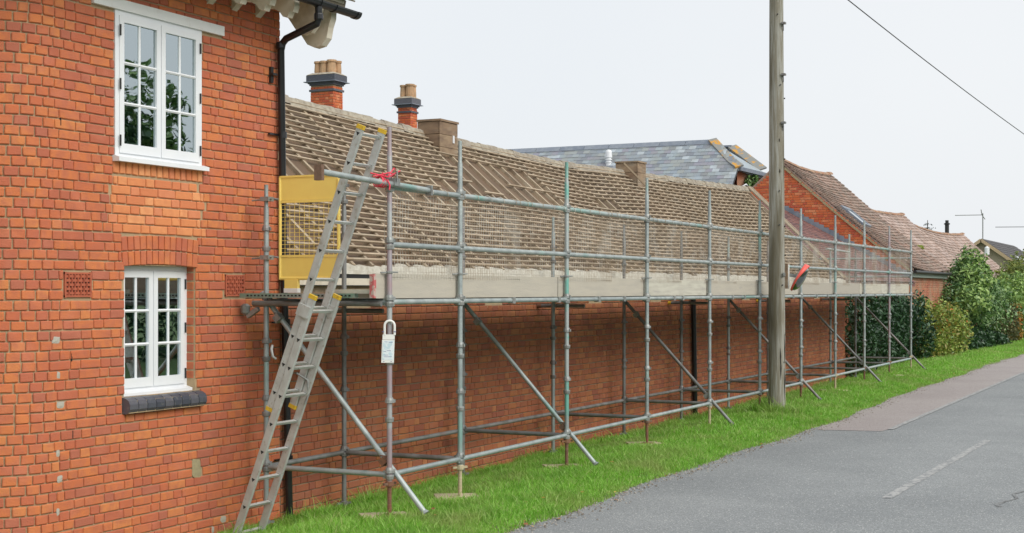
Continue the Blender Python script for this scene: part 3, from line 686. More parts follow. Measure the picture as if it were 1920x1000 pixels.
def gap(x, u, k):
    if .46 < u < .60 and x < 14.0 + .6 * math.sin(k * 2.1): return True
    if .44 < u < .57 and 14.75 + .3 * math.sin(k) < x < 16.1 + .5 * math.sin(k * 3): return k != 17
    if .50 < u < .66 and 16.7 + (u - .5) * 2 < x < 18.0: return k % 5 != 3
    if .50 < u < .83 and 18.0 + (.83 - u) * .3 < x < 20.9 - (u - .5) * .8: return not (k == 19 and x > 19.3) and not (k == 16 and x < 19)
    if .12 < u < .2 and 11.2 < x < 12.1: return True
    if u > .2 and x > 33.75 + .25 * math.sin(k * 4.7): return True
    if .62 < u < .68 and 22.9 < x < 23.6: return True
    if .28 < u < .40 and 30.9 < x < 31.5 + .4 * math.sin(k): return True
    return False
cutx = [HR + .02, 14.9, 18.7, 22.4, 26.3, 30.2, XE]
for k in range(rows):
    u = .022 + .955 * k / (rows - 1)
    for c in range(len(cutx) - 1):
        off = (.4 * ((k * 7) % 9 - 4) / 4) if 0 < c else 0; off2 = (.4 * ((k * 7) % 9 - 4) / 4) if c < len(cutx) - 2 else 0
        x0, x1 = cutx[c] + off, cutx[c + 1] + off2; x = x0 + .004; run = []; mb = MB(); du = rnd.uniform(-.002, .002); any_ = False
        prev = None; ph = rnd.uniform(0, 6)
        while x <= x1 + 1e-6:
            g = gap(x, u, k)
            p = rf(x, u + du + .0012 * math.sin(x * 1.3 + ph), .013)
            if prev is not None and not g and not pg:
                mb.beam(prev, p, .025, .018, up=(0, -.66, .75)); any_ = True
            elif any_: part('batten', mb, m_batten, roof); mb = MB(); any_ = False
            prev, pg = p, g; x += min(.32, max(.05, x1 - .004 - x)) if x < x1 - .01 else 1
        if any_: part('batten', mb, m_batten, roof)
# ridge bedding, verge rafters and hip planks
mb = MB(); x = HR + .02
while x < XE:
    x2 = min(x + rnd.uniform(.12, .3), XE); z = float(np.interp(x, RX, RZ)) + rnd.uniform(-.012, .02); z2 = float(np.interp(x2, RX, RZ)) + rnd.uniform(-.012, .02)
    mb.prism([(x, YR - .09, z - .12), (x, YR - .05, z - .02), (x, YR, z), (x, YR + .06, z - .02), (x, YR + .1, z - .12)], (x2 - x, 0, (z2 - z) * .5)); x = x2
part('ridge_bedding', mb, m_ridge, roof)
for dx in (-.28, -.14, 0.02):
    part('verge_plank', MB().beam(rf(XE + dx, 0, .035), rf(XE + dx, 1.0, .035), .10, .03, up=(0, -.66, .75)), m_rafter, roof)
# boarded chimney stumps on the ridge
def stump(x0, x1, y0, y1, z0, z1, lab):
    t = thing('boarded_chimney_stump', ((x0 + x1) / 2, (y0 + y1) / 2, z0), lab, 'chimney', 'boarded chimney stumps')
    n = 4
    for i in range(n):
        a = z0 + (z1 - z0) * i / n; b = z0 + (z1 - z0) * (i + 1) / n - .006
        part('board', MB().box(x0, x1, y0, y0 + .025, a, b), m_ply, t); part('board', MB().box(x0, x0 + .025, y0 + .03, y1, a + .003, b), m_ply, t)
        part('board', MB().box(x1 - .025, x1, y0 + .03, y1, a + .003, b), m_ply, t)
    part('lid', MB().box(x0 - .015, x1 + .015, y0 - .015, y1 + .015, z1, z1 + .03), m_ply, t)
    part('back', MB().box(x0 + .03, x1 - .03, y0 + .03, y1 - .0, z0, z1 - .01), m_ply, t)
    return t
t1 = stump(18.05, 18.58, 9.97, 10.34, 3.7, 4.43, 'boarded chimney stump on the ridge nearest the two brick chimneys')
part('vent_slot', MB().box(18.42, 18.46, 9.955, 9.968, 4.14, 4.25), m_white, t1)
t2 = stump(25.87, 26.3, 9.96, 10.42, 3.7, 4.46, 'boarded chimney stump on the ridge in front of the blue slate roof')
part('batten', MB().beam((25.55, 10.12, 4.42), (25.84, 9.78, 4.0), .03, .03), m_batten, t2)
# black downpipe on the long wall
dp2 = single('downpipe', MB().path([(23.19, 7.93, 2.0), (23.30, 7.93, -.25)], .042, 12), m_black, (23.25, 7.93, -.25), 'black downpipe standing against the long brick wall behind the scaffold', 'downpipe')
# link building between the stripped roof and the gable
LB = thing('link_building', (39, 8.1, -.3), 'low link building with dark red tiled roof between stripped roof and orange gable', 'building')
part('wall', MB().box(34.52, 43.6, 8.25, 8.5, -.5, 2.2), m_brick_low, LB)
lr = part('roof', MB().prism([(34.52, 8.05, 2.22), (34.52, 12.4, 4.66), (34.52, 16.5, 2.4), (34.52, 16.5, 2.3), (34.52, 12.4, 4.55), (34.52, 8.05, 2.12)], (43.78 - 34.52, 0, 0)), m_tile_dark, LB)
tiles(lr, plane_map((34.52, 8.0, 2.23), (1, 0, 0), (0, 4.35, 2.44)), 0, 9.2, 0, 4.95, .13, .20, m_tile_dark, 0, seed=6)

# ------------------------------------------------------------------ gabled cottage range on the right
def cottage(X0, X1, yr, ye, zr, ze, lab, mat, wallmat, seed, name='cottage', zf=-.4, sagk=.10, gauge=.155, wd=.19, gable_brick=False):
    t = thing(name, ((X0 + X1) / 2, ye, zf), lab, 'building')
    yb = 2 * yr - ye; th = .25
    fx = ye + .2
    walls = MB().box(X0 + .02, X1, fx, fx + .3, zf, ze - .05).box(X0 + .02, X1, yb - .5, yb - .2, zf, ze - .05)
    slope = (zr - ze) / (yr - ye)
    zb = lambda y: ze + (y - ye) * slope - .10 if y < yr else ze + (yb - y) * slope - .10
    poly = [(fx, zf), (fx, zb(fx)), (yr, zb(yr)), (yb - .2, zb(yb - .2)), (yb - .2, zf)]
    walls.prism([(X0 + .012, y, z) for y, z in poly], (.3, 0, 0)); walls.prism([(X1 - .3, y, z) for y, z in poly], (.29, 0, 0))
    wl = part('wall', walls, wallmat if not gable_brick else m_mortar, t)
    sag = lambda s, v: -sagk * math.sin(math.pi * min(1, max(0, (s) / (X1 - X0)))) * (1) - .10 * math.sin(math.pi * min(1, max(0, v / (math.hypot(zr - ze, yr - ye)))))
    bm = plane_map((X0, ye, ze), (1, 0, 0), (0, yr - ye, zr - ze))
    def fm(s, v, w):
        p = bm(s, v, w); p.z += sag(s, v); return p
    mb = MB(); ns, nv = 14, 7; Lr = math.hypot(zr - ze, yr - ye)
    for side in (0, 1):
        for i in range(ns + 1):
            for j in range(nv + 1):
                p = fm((X1 - X0) * i / ns, Lr * j / nv, -.0)
                if side: p.y = 2 * yr - p.y
                mb.v.append(tuple(p)); 
        b = side * (ns + 1) * (nv + 1)
        for i in range(ns):
            for j in range(nv):
                q = b + i * (nv + 1) + j; f = (q, q + nv + 1, q + nv + 2, q + 1)
                mb.f.append(f if not side else f[::-1]); mb.sm.append(True); mb.mi.append(0)
    # underside edges: eaves and verge thickness
    for (sx) in (0, X1 - X0):
        for j in range(nv):
            p, q = fm(sx, Lr * j / nv, 0), fm(sx, Lr * (j + 1) / nv, 0)
            for sd_ in (0, 1):
                P = [Vector(p), Vector(q)];
                if sd_:
                    for k_ in P: k_.y = 2 * yr - k_.y
                mb.prism([P[0], P[1], P[1] - Vector((0, 0, .07)), P[0] - Vector((0, 0, .07))], (.06 if sx == 0 else -.06, 0, 0))
    ro = part('roof', mb, mat, t)
    tiles(ro, fm, 0, X1 - X0, 0, Lr - .05, gauge, wd, mat, 0, seed=seed, jit=.012, th=.032)
    mb = MB(); x = 0; k = 0
    while x < X1 - X0 - .01:
        x2 = min(x + .3, X1 - X0); p = fm(x, Lr, 0); q = fm(x2, Lr, 0); r_ = .10
        h = rnd.uniform(0, .02) + (.03 if x > X1 - X0 - .5 else 0)
        part('ridge_tile', MB().prism([(p.x + .01, yr + math.cos(a) * r_ * 1.2, p.z - .03 + h + math.sin(a) * r_) for a in [math.pi * i / 6 for i in range(7)]], (x2 - x - .012, 0, q.z - p.z)), m_ridge_tile, ro); x = x2
    return t, wl, ro, fm, zb, fx
A, aw, ar, afm, azb, afx = cottage(43.8, 50.2, 12.15, 8.1, 6.05, 2.66, 'cottage with bright orange brick gable and roof window, behind the pole', m_tile, m_brick_wall2, 31, name='gabled_cottage', gable_brick=True)
Wg = Wall(aw, m_brick_gable, 300, 4, proud=.014)
def gb(z):
    # clip the courses to the gable: u = -Y, t = -y
    sl = (6.05 - 2.66) / (12.15 - 8.1); a = 8.1 + (z + .14 - 2.66) / sl
    a = max(a, afx); b = 2 * 12.15 - a
    if b < a + .1: return [(-30, 30)]
    return [(-30, -b), (-a, 30)]
Wg.course_rows((43.8 + .012, 0, 0), (-1, 0, 0), -16.2, -8.2, 1.2, 6.0, .078, gb, seed=41)
# the ones low down are hidden behind the link roof
for i, b in enumerate(Wg.b):
    hid = b[0].z < 2.23 + (b[0].y - 8.0) * .561 - .1; Wg.b[i] = b[:6] + (not hid and b[0].y < 13.4,)
Wg.build()
# verge mortar and stepped lead flashing
sl = (6.05 - 2.66) / (12.15 - 8.1)
for i in range(12):
    y0 = 8.15 + i * .333; z0 = 2.66 + (y0 - 8.1) * sl - .13 - .1 * math.sin(math.pi * min(1, (i + .5) / 12)); 
    part('verge_mortar', MB().beam((43.79, y0, z0), (43.79, y0 + .33, z0 + .33 * sl), .035, .06, up=(0, -sl, 1)), m_patch, A)
for i in range(26):
    y0 = 8.12 + i * .155; z0 = 2.23 + (y0 - 8.0) * .561 + .03
    part('flashing_step', MB().prism([(43.785, y0, z0 - .03), (43.785, y0 + .17, z0 + .065), (43.785, y0 + .17, z0 + .21 + .02 * (i % 2)), (43.785, y0 + .03, z0 + .20)], (-.008 - .002 * (i % 2), 0, 0)), m_lead, A)
# skylight
def afp(x, y, w): 
    L = math.hypot(6.05 - 2.66, 12.15 - 8.1); v = (y - 8.1) / (12.15 - 8.1) * L; return afm(x - 43.8, v, w)
sx0, sx1, sy0, sy1 = 44.7, 45.9, 9.85, 10.55
for (a, b, c, d) in ((sx0, sx0 + .09, sy0, sy1), (sx1 - .09, sx1, sy0, sy1), (sx0 + .09, sx1 - .09, sy0, sy0 + .07), (sx0 + .09, sx1 - .09, sy1 - .09, sy1)):
    mb = MB(); P = [afp(a, c, .0), afp(b, c, .0), afp(b, d, .0), afp(a, d, .0)]; off = afp(a, c, .12) - P[0]; part('skylight_frame', mb.prism(P, off), m_lead, A)
P = [afp(sx0 + .09, sy0 + .07, .06), afp(sx1 - .09, sy0 + .07, .06), afp(sx1 - .09, sy1 - .09, .06), afp(sx0 + .09, sy1 - .09, .06)]
m_sky = M('skylight_painted_sky', [(.72, .77, .80)], .15)  # pale base colour stands in for sky mirrored in the glass
part('skylight_pane', MB().prism(P, afp(sx0, sy0, .02) - afp(sx0, sy0, 0)), m_sky, A)
part('fascia', MB().box(43.85, 50.15, 8.16, 8.20, 2.40, 2.52), M('green_grey_paint', [(.30, .36, .31)], .7), A)
part('gutter', MB().path([(43.85, 8.06, 2.56), (50.2, 8.06, 2.55)], .05, 8), m_iron, A)
for x in (45.5, 47.2): part('wall_crack', MB().path([(x, 8.295, 2.3), (x + .1, 8.295, 1.9), (x, 8.295, 1.5), (x + .2, 8.295, 1.1)], .012, 4), m_dark, A)
Wf = Wall(aw, m_brick_wall2, 200, 4, 'front_brick')
Wf.course_rows((0, afx, 0), HN, 43.85, 50.1, .6, 2.4, .078, lambda z: [], seed=55); Wf.build()
B, *_ = cottage(50.22, 63.2, 12.15, 9.0, 5.25, 2.55, 'lower pink tiled cottage roof stepping down beyond the orange gable', m_tile_pink, m_brick_wall2, 33, sagk=.14, gauge=.18, wd=.22)
C_, *_ = cottage(63.22, 79.6, 12.15, 9.25, 4.98, 2.42, 'farthest pink tiled range with sagging ridge and black flue behind', m_tile_pink, m_brick_wall2, 35, sagk=.2, gauge=.20, wd=.26)
single('roof_flue', MB().path([(77.4, 12.6, 4.2), (77.4, 12.6, 5.52)], .11, 10).path([(77.4, 12.6, 5.44), (77.4, 12.6, 5.50)], .16, 10).path([(77.4, 12.6, 5.5), (77.4, 12.6, 5.66)], .09, 10), m_iron, (77.4, 12.6, 4.2), 'black metal flue rising behind the pink tiled ridge', 'flue')
# moss tufts on the tiled roofs
for i, (x, y, par) in enumerate(((56, 9.9, B), (57.5, 10.4, B), (70, 10.4, C_), (76, 9.9, C_))):
    zz = {A: 2.66 + (y - 8.1) * .837, B: 2.55 + (y - 9.0) * .857, C_: 2.42 + (y - 9.25) * .883}[par]
    mb = MB()
    for j in range(7): mb.lathe((x + rnd.uniform(-.35, .35), y + rnd.uniform(-.1, .1), zz - .12 + rnd.uniform(-.03, .05)), [(.05, -.02), (.12, .03), (.08, .09), (.02, .11)], 6)
    part('moss_clump', mb, m_moss, par)

# ------------------------------------------------------------------ slate-roofed house behind
S = thing('slate_house', (40, 20, -.4), 'large house with blue-grey slate roof behind the stripped roof', 'house')
# wing: ridge along Y at X=46
part('wall', MB().box(43.9, 48.2, 14.3, 27, -.4, 4.7), m_brick_gable, S)
mb = MB(); mb.prism([(46, 0, 7.0), (42.9, 0, 3.9), (43.0, 0, 3.8), (46, 0, 6.85), (49, 0, 3.8), (49.1, 0, 3.9)], (0, 1, 0)); mb.v = []; mb.f = []; mb.sm = []; mb.mi = []
def slab(pts, th=.1): m = MB(); m.prism(pts, (0, 0, -th)); return m
wr = part('roof', slab([(46, 15.07, 6.97), (46, 26, 6.97), (42.5, 26, 3.47), (42.5, 13.87, 3.47), (45.0, 13.87, 5.97)]), m_slate_lo, S)
part('roof_slope', slab([(46, 15.07, 6.97), (46, 26, 6.97), (49.5, 26, 3.47), (49.5, 13.5, 3.47), (46.6, 13.4, 5.6)]), m_slate, S)
part('roof_slope', slab([(46, 15.07, 6.96), (45.0, 13.87, 5.97), (46.9, 13.0, 5.6)]), m_slate, S)
smap = plane_map((42.5, 13.87, 3.48), (0, 1, 0), (1, 0, 1))
def edge(v):   # right-hand boundary as Y offset at slope distance v
    z = 3.48 + v * .7071
    return 0 if z < 5.97 else (z - 5.97) * 1.2
r = random.Random(12); SL = []; k = 0; v = .0
while v < 4.93:
    s = -(.12 if k % 2 else 0)
    while s < 12.1:
        a = max(s, edge(v)); b = s + .236
        if b - a > .05: SL.append((a, b, v, v + .175 * 1.5))
        s += .24
    v += .175; k += 1
SL.sort(key=lambda t: (3.48 + t[2] * .7071 < 5.0 or t[0] > 9.5, -t[2]))
def slg(t):
    a, b, p, q = t; q = min(q, 4.93); h = .012 + r.uniform(0, .008)
    P = [smap(a, p, h + .0), smap(b, p, h), smap(b, q, .004), smap(a, q, .004), smap(a, p, h + .010), smap(b, p, h + .010), smap(b, q, .013), smap(a, q, .013)]
    return P, [(4, 5, 6, 7), (0, 1, 5, 4), (1, 2, 6, 5), (3, 0, 4, 7)]
for t in SL[:300]: part('slate', MB().add(*slg(t)), m_slate, wr)
mb = MB()
for t in SL[300:]: mb.add(*slg(t))
part('slate_courses', mb, m_slate, wr, kind='stuff')
for i in range(12):
    y = 15.07 + i * .92; part('ridge_cap', MB().prism([(45.84, y, 6.87), (45.98, y, 7.03), (46.12, y, 6.87)], (0, .905, 0)), m_lead, S)
hipp = [(46.0, 15.07, 7.03), (45.6, 14.55, 6.56), (45.3, 14.2, 6.24), (45.0, 13.82, 6.0)]
for a, b in zip(hipp, hipp[1:]): part('hip_cap', MB().beam(a, b, .30, .06, up=(-.6, -.2, 1)), m_lichen, S)
part('eaves_fascia', MB().beam((45.0, 13.80, 5.93), (46.6, 13.0, 5.72), .10, .12), m_lead, S)
part('end_wall', MB().prism([(45.15, 13.95, 3.0), (46.6, 13.15, 3.0), (46.6, 13.15, 5.65), (45.15, 13.95, 5.88)], (.3, .2, 0)), m_brick_wall2, S)
part('arched_window', MB().path([(45.12, 13.80, 4.7), (45.12, 13.80, 5.2), (45.16, 13.76, 5.38), (45.26, 13.69, 5.44), (45.36, 13.62, 5.38), (45.4, 13.58, 5.2), (45.4, 13.58, 4.7)], .03, 6), m_white, S)
# second slate gable peeping over
part('rear_roof', slab([(49.5, 15.45, 7.10), (49.5, 17.5, 7.12), (48.0, 17.5, 5.6), (48.0, 13.6, 5.6)]), m_slate, S)
part('rear_hip_cap', MB().beam((49.4, 15.45, 7.12), (48.6, 14.1, 6.2), .34, .06, up=(-.6, -.2, 1)), m_lichen, S)
part('rear_hip_cap', MB().beam((49.4, 15.45, 7.13), (49.5, 17.5, 7.15), .2, .06), m_lead, S)
# main body carrying the two tall chimneys, its ridge hidden behind the stripped roof
part('main_body', MB().prism([(31, 20.5, -.4), (31, 20.5, 4.3), (31, 23.6, 6.6), (31, 27, 4.3), (31, 27, -.4)], (13, 0, 0)), m_slate_lo, S)
single('roof_vent_terminal', MB().lathe((45.3, 18.5, 6.22), [(.10, 0), (.10, .10), (.12, .11), (.12, .14), (.085, .15), (.085, .19), (.12, .20), (.12, .23), (.085, .24), (.085, .28), (.12, .29), (.11, .48), (.085, .54), (.03, .555)], 14), m_white, (45.3, 18.5, 5.9), 'white louvred flue terminal standing on the blue slate roof', 'flue')
def chimney(cx, cy, a, b, z0, zt, pots, lab):
    """a along X, b along Y; zt top of the cap"""
    c = part('chimney', MB().box(cx - a / 2 + .012, cx + a / 2 - .012, cy - b / 2 + .012, cy + b / 2 - .012, z0, zt - .25), m_mortar_low, S, lab)
    for nvec, O, s0, s1 in (((-1, 0, 0), (cx - a / 2 + .012, 0, 0), -(cy + b / 2), -(cy - b / 2)), ((0, -1, 0), (0, cy - b / 2 + .012, 0), cx - a / 2, cx + a / 2)):
        Wc = Wall(c, m_brick_gable, 300, 4, 'brick'); Wc.course_rows(O, nvec, s0, s1, z0 + .4, zt - .30, .078, lambda z: [(-99, 99)] if abs(z - (zt - .47)) < .03 else [], seed=int(cx)); Wc.build()
    def ringb(e, za, zb_, m, nm='blue_brick_course'): part(nm, MB().box(cx - a / 2 - e, cx + a / 2 + e, cy - b / 2 - e, cy + b / 2 + e, za, zb_), m, c)
    ringb(.03, zt - .50, zt - .44, m_blue_brick); ringb(.025, zt - .325, zt - .28, m_blue_brick); ringb(.055, zt - .278, zt - .215, m_blue_brick); ringb(.09, zt - .213, zt - .03, m_blue_brick)
    ringb(.15, zt - .235, zt - .215, m_lead, 'drip_plate')
    mb = MB(); e0, e1 = .09, -.03; P0 = [(cx - a / 2 - e0, cy - b / 2 - e0, zt - .02), (cx + a / 2 + e0, cy - b / 2 - e0, zt - .02), (cx + a / 2 + e0, cy + b / 2 + e0, zt - .02), (cx - a / 2 - e0, cy + b / 2 + e0, zt - .02)]
    P1 = [(cx - a / 2 - e1, cy - b / 2 - e1, zt + .05), (cx + a / 2 + e1, cy - b / 2 - e1, zt + .05), (cx + a / 2 + e1, cy + b / 2 + e1, zt + .05), (cx - a / 2 - e1, cy + b / 2 + e1, zt + .05)]
    part('flaunching', mb.add(P0 + P1, [(0, 1, 5, 4), (1, 2, 6, 5), (2, 3, 7, 6), (3, 0, 4, 7), (4, 5, 6, 7)]), m_ridge, c)
    for (dx, dy, r0, h) in pots:
        part('pot', MB().lathe((cx + dx, cy + dy, zt + .03), [(r0 * .95, 0), (r0, .1), (r0 * .88, h - .07), (r0 * 1.08, h - .06), (r0 * 1.08, h), (r0 * .8, h), (r0 * .8, h - .05)], 12, smooth=False), m_pot, c)
chimney(35.58, 23.45, .50, .80, 4.2, 8.32, [(-.02, .28, .115, .38), (-.04, .06, .12, .38), (-.02, -.19, .135, .40), (.15, -.30, .10, .38), (.16, .1, .10, .38)], 'left brick chimney with four buff pots')
chimney(41.75, 24.3, .44, .50, 4.2, 8.42, [(-.03, .14, .115, .42), (-.03, -.11, .145, .44), (.14, -.13, .11, .43)], 'right brick chimney with buff pots')

# far bungalow with aerial
BG = thing('far_bungalow', (101, 13.8, -.4), 'distant bungalow with dark tiled roof and cream gable at the right edge', 'house')
part('wall', MB().prism([(99.0, 9.9, -.4), (99.0, 9.9, 2.3), (99.0, 13.9, 5.2), (99.0, 17.9, 2.3), (99.0, 17.9, -.4)], (16, 0, 0)), m_render, BG)
br = part('roof', MB().prism([(98.7, 9.5, 2.2), (98.7, 13.9, 5.4), (98.7, 18.3, 2.2), (98.7, 18.3, 2.05), (98.7, 13.9, 5.22), (98.7, 9.5, 2.05)], (17, 0, 0)), m_tile_far, BG)
tiles(br, plane_map((98.7, 9.5, 2.21), (1, 0, 0), (0, 4.4, 3.2)), 0, 17, 0, 5.4, .3, .4, m_tile_far, 0, seed=8, th=.03)
for sgn in (-1, 1): part('bargeboard', MB().beam((98.66, 13.9 + sgn * 4.4, 2.12), (98.66, 13.9, 5.32), .05, .2, up=(0, 0, 1)), m_buffvent, BG)
for x in (103.2, 105.2):
    part('skylight', MB().prism([(x, 11.0, 3.38), (x + 1, 11.0, 3.38), (x + 1, 12.3, 4.33), (x, 12.3, 4.33)], (0, 0, .05)), m_sky, BG)
part('gable_lamp', MB().lathe((98.55, 13.5, 4.3), [(.05, 0), (.16, .05), (.16, .5), (.05, .6)], 8), m_white, BG)
part('aerial', MB().path([(99.2, 13.85, 5.2), (99.2, 13.85, 7.1)], .035, 6).path([(99.2, 13.85, 7.0), (99.0, 15.6, 7.0)], .025, 5).path([(99.2, 13.9, 7.0), (99.1, 13.95, 7.35)], .03, 5).path([(99.2, 13.9, 7.0), (99.2, 13.7, 6.7)], .03, 5), m_fit, BG)

# ------------------------------------------------------------------ scaffold
YO, YI = 6.45, 7.75
TX = [10.77, 12.07] + [12.07 + 2.5 * i for i in range(1, 10)]
SC = thing('scaffold', (22.6, 7.1, 0), 'galvanised tube scaffold with boarded deck along the low brick building', 'scaffold')
NODES = [.4, .9, 1.4, 1.9, 2.4, 2.9]
def standard(x, y, ztop, inner, i):
    g = gz(x, y); jr = .20 if not inner else g + .28 if inner else .2
    mat = m_galv_old if inner and i % 3 else m_galv
    if not inner and i in (0, 9): mat = m_mauve
    if not inner and i == 2: mat = m_teal
    zb = g + (.30 if not inner else .10)
    mb = MB().path([(x, y, zb), (x, y, ztop - .22), (x, y, ztop - .2), (x, y, ztop)], [.0242, .0242, .019, .019], 12)
    st = part('standard', mb, mat, SC)
    for z in NODES:
        if z > ztop - .1 or z < zb: continue
        part('cup', MB().lathe((x, y, z - .045), [(.026, 0), (.036, .006), (.04, .035), (.038, .045), (.026, .046)], 12, smooth=False), m_fit if not inner else m_galv_old, st)
        dz = .012 if z in (.4, 1.9) or (not inner and z > 2) else rnd.choice((.10, .12, .14, .06))
        mb2 = MB().lathe((x, y, z + dz), [(.026, 0), (.040, .004), (.038, .028), (.030, .05), (.026, .052)], 12)
        a = rnd.uniform(-.6, .6) - 1.2; mb2.obox((x + .04 * math.cos(a), y + .04 * math.sin(a), z + dz + .02), (math.cos(a), math.sin(a), 0), (-math.sin(a), math.cos(a), 0), (0, 0, 1), .012, .008, .014)
        part('locking_cup', mb2, m_fit if not inner else m_galv_old, st)
    jm = m_rust if i % 3 != 1 else m_gritty
    bj = MB().path([(x, y, g + .01), (x, y, zb + .02)], .0185, 10)
    for a in np.arange(g + .02, zb, .014): bj.lathe((x, y, a), [(.0185, 0), (.021, .003), (.0185, .006)], 10)
    bj.lathe((x, y, zb - .02), [(.034, 0), (.036, .01), (.036, .04), (.028, .045)], 12); a = rnd.uniform(-.4, .4) + .5
    bj.obox((x, y, zb + .002), (math.cos(a - YAW), -math.sin(a), 0), (math.sin(a), math.cos(a), 0), (0, 0, 1), .075, .012, .010)
    bj.box(x - .075, x + .075, y - .075, y + .075, g + .004 + (.02 if not inner else 0), g + .012 + (.02 if not inner else 0))
    part('base_jack', bj, jm if not inner else m_galv_old, st)
for i, x in enumerate(TX):
    standard(x, YO, 3.42, False, i)
    standard(x, YI, 2.96 + (.05 if i == 1 else 0), True, i)
def ledger(p, q, mat=None, r=.0242, nm='ledger'):
    p, q = Vector(p), Vector(q); d = (q - p).normalized()
    mb = MB().tube(p + d * .03, q - d * .03, r, 12)
    for c, s in ((p, 1), (q, -1)): mb.obox(c + d * s * .035, d, d.cross(Vector((0, 0, 1))), (0, 0, 1), .022, .016, .034)
    return part(nm, mb, mat or m_galv, SC)
for a, b in zip(TX, TX[1:]):
    for z in (.4, 1.9): ledger((a, YO, z), (b, YO, z), m_galv)
    for z in (2.4, 2.9): ledger((a, YO, z), (b, YO, z), m_galv, nm='guard_rail')
    for z in (.4, 1.9): ledger((a, YI, z), (b, YI, z), m_galv_old)
for i, x in enumerate(TX):
    for z in (.4, 1.9): ledger((x, YO, z), (x, YI, z), m_galv if i < 1 else m_galv_old, nm='transom')
for i in (0, 2, 4, 6, 8, 10):
    x = TX[i] + .055
    dy, dz = -1.3, -1.52; f0 = -.06; f1 = 1.30 if i else 1.30
    p0 = Vector((x, YI + .09, 1.98)); foot = Vector((x, YO - .33, .05 + gz(x, 6.1)))
    if i: p0 = Vector((x, YI + .02, 1.86))
    d = (foot - p0); mb = MB().tube(p0, foot, .0242, 12)
    mb.lathe((0, 0, 0), [(0, 0), (0, 0)], 3) if False else None
    dn = d.normalized()
    mb.path([foot - dn * .03, foot], [.026, .040], 12)
    bc = part('brace', mb, m_galv if i in (0, 2) else m_galv_old, SC)
    for t in (.12, .77):
        c = p0 + d * t; part('coupler', MB().obox(c - Vector((.03, 0, 0)), (1, 0, 0), dn, dn.cross(Vector((1, 0, 0))), .035, .03, .034).tube(c + Vector((-.02, -.03, .04)), c + Vector((-.02, .05, .045)), .007, 6), m_rust if t > .5 and i < 4 else m_fit, bc)
for i in (1, 3, 5, 7, 9):
    x = TX[i] + .03
    tt = part('wall_tie', MB().tube((x, 7.32, 1.80), (x, 7.99, 1.80), .0242, 10), m_galv_old, SC)
    part('tie_cap', MB().tube((x, 7.93, 1.80), (x, 7.985, 1.80), .027, 10), m_ycap if i in (1, 5, 7) else m_rust, tt)
# end return rails over the link roof and the tall end standard
part('guard_rail', MB().tube((34.57, 6.45, 2.76), (34.57, 8.85, 2.76), .0242, 10), m_teal, SC); part('guard_rail', MB().tube((34.62, 6.45, 2.33), (34.62, 8.2, 2.33), .0242, 10), m_galv, SC)
part('standard', MB().path([(34.57, 7.9, 1.9), (34.57, 7.9, 3.35)], .0242, 10), m_galv, SC)
part('guard_rail', MB().tube((31.5, 7.7, 2.92), (34.6, 7.9, 2.92), .0242, 10), m_galv, SC)
# short top tube lapped past the first standard, with a tube-end plate
tb = part('guard_rail', MB().tube((9.60, 6.395, 2.945), (11.38, 6.395, 2.905), .0242, 14), m_galv, SC, 'lapped tube the ladder leans on')
part('coupler', MB().box(9.575, 9.615, 6.36, 6.43, 2.875, 3.0), m_rust, tb); part('coupler', MB().box(11.36, 11.39, 6.365, 6.425, 2.86, 2.95), m_fit, tb)
part('coupler', MB().box(10.71, 10.80, 6.36, 6.49, 2.905, 2.97).tube((10.73, 6.35, 2.94), (10.73, 6.35, 3.03), .008, 6), m_fit, tb)
# deck boards
cuts = [10.68, 14.4, 18.2, 22.0, 25.8, 29.6, 34.5]
for j in range(5):
    y0 = 6.545 + j * .232
    for a, b in zip(cuts, cuts[1:]):
        sh = rnd.uniform(-.15, .15) if a > 11 else rnd.uniform(-.03, .03)
        part('deck_board', MB().box(a + sh, b - .01 + (0 if b < 34 else 0), y0, y0 + .225, 1.935 + .002 * (j % 2), 1.973), m_deck, SC)
# toe boards on edge with clips
tcut = [10.60, 14.42, 17.05, 19.55, 22.15, 24.7, 27.0, 29.3, 31.4, 33.0, 34.55]
for i, (a, b) in enumerate(zip(tcut, tcut[1:])):
    dz = rnd.uniform(-.004, .004); tl = rnd.uniform(-.006, .006)
    mb = MB(); y0 = 6.49 + .0 * (i % 2)
    mb.prism([(a + .01, y0, 1.932), (b - .01, y0, 1.932 + .0), (b - .01, y0, 2.145 + dz + tl), (a + .01, y0, 2.145 + dz)], (0, .036, 0))
    tbd = part('toe_board', mb, m_board, SC)
    if i == 0: part('board_end', MB().box(a - .03, a + .012, 6.488, 6.53, 1.935, 2.14), m_plank_end, tbd)
part('toe_board', MB().box(10.60, 10.63, 6.54, 7.0, 1.975, 2.01), m_board, SC)
for i, x in enumerate(TX):
    part('board_clip', MB().tube((x - .09, 6.485, 2.155), (x + .09, 6.42, 2.16), .007, 6).lathe((x, YO, 2.145), [(.026, 0), (.031, .005), (.031, .02), (.026, .025)], 10), m_fit, SC)
for x in (13.19, 14.32, 15.45, 16.25, 18.04, 18.38, 20.6, 21.2, 23.3, 24.0, 25.6, 26.4, 28.3, 29.1, 30.5, 31.4, 32.8, 33.7):
    part('ledger_clip', MB().obox((x, YO, 1.9), (1, 0, 0), (0, 1, 0), (0, 0, 1), .03, .030, .032), m_fit, SC)
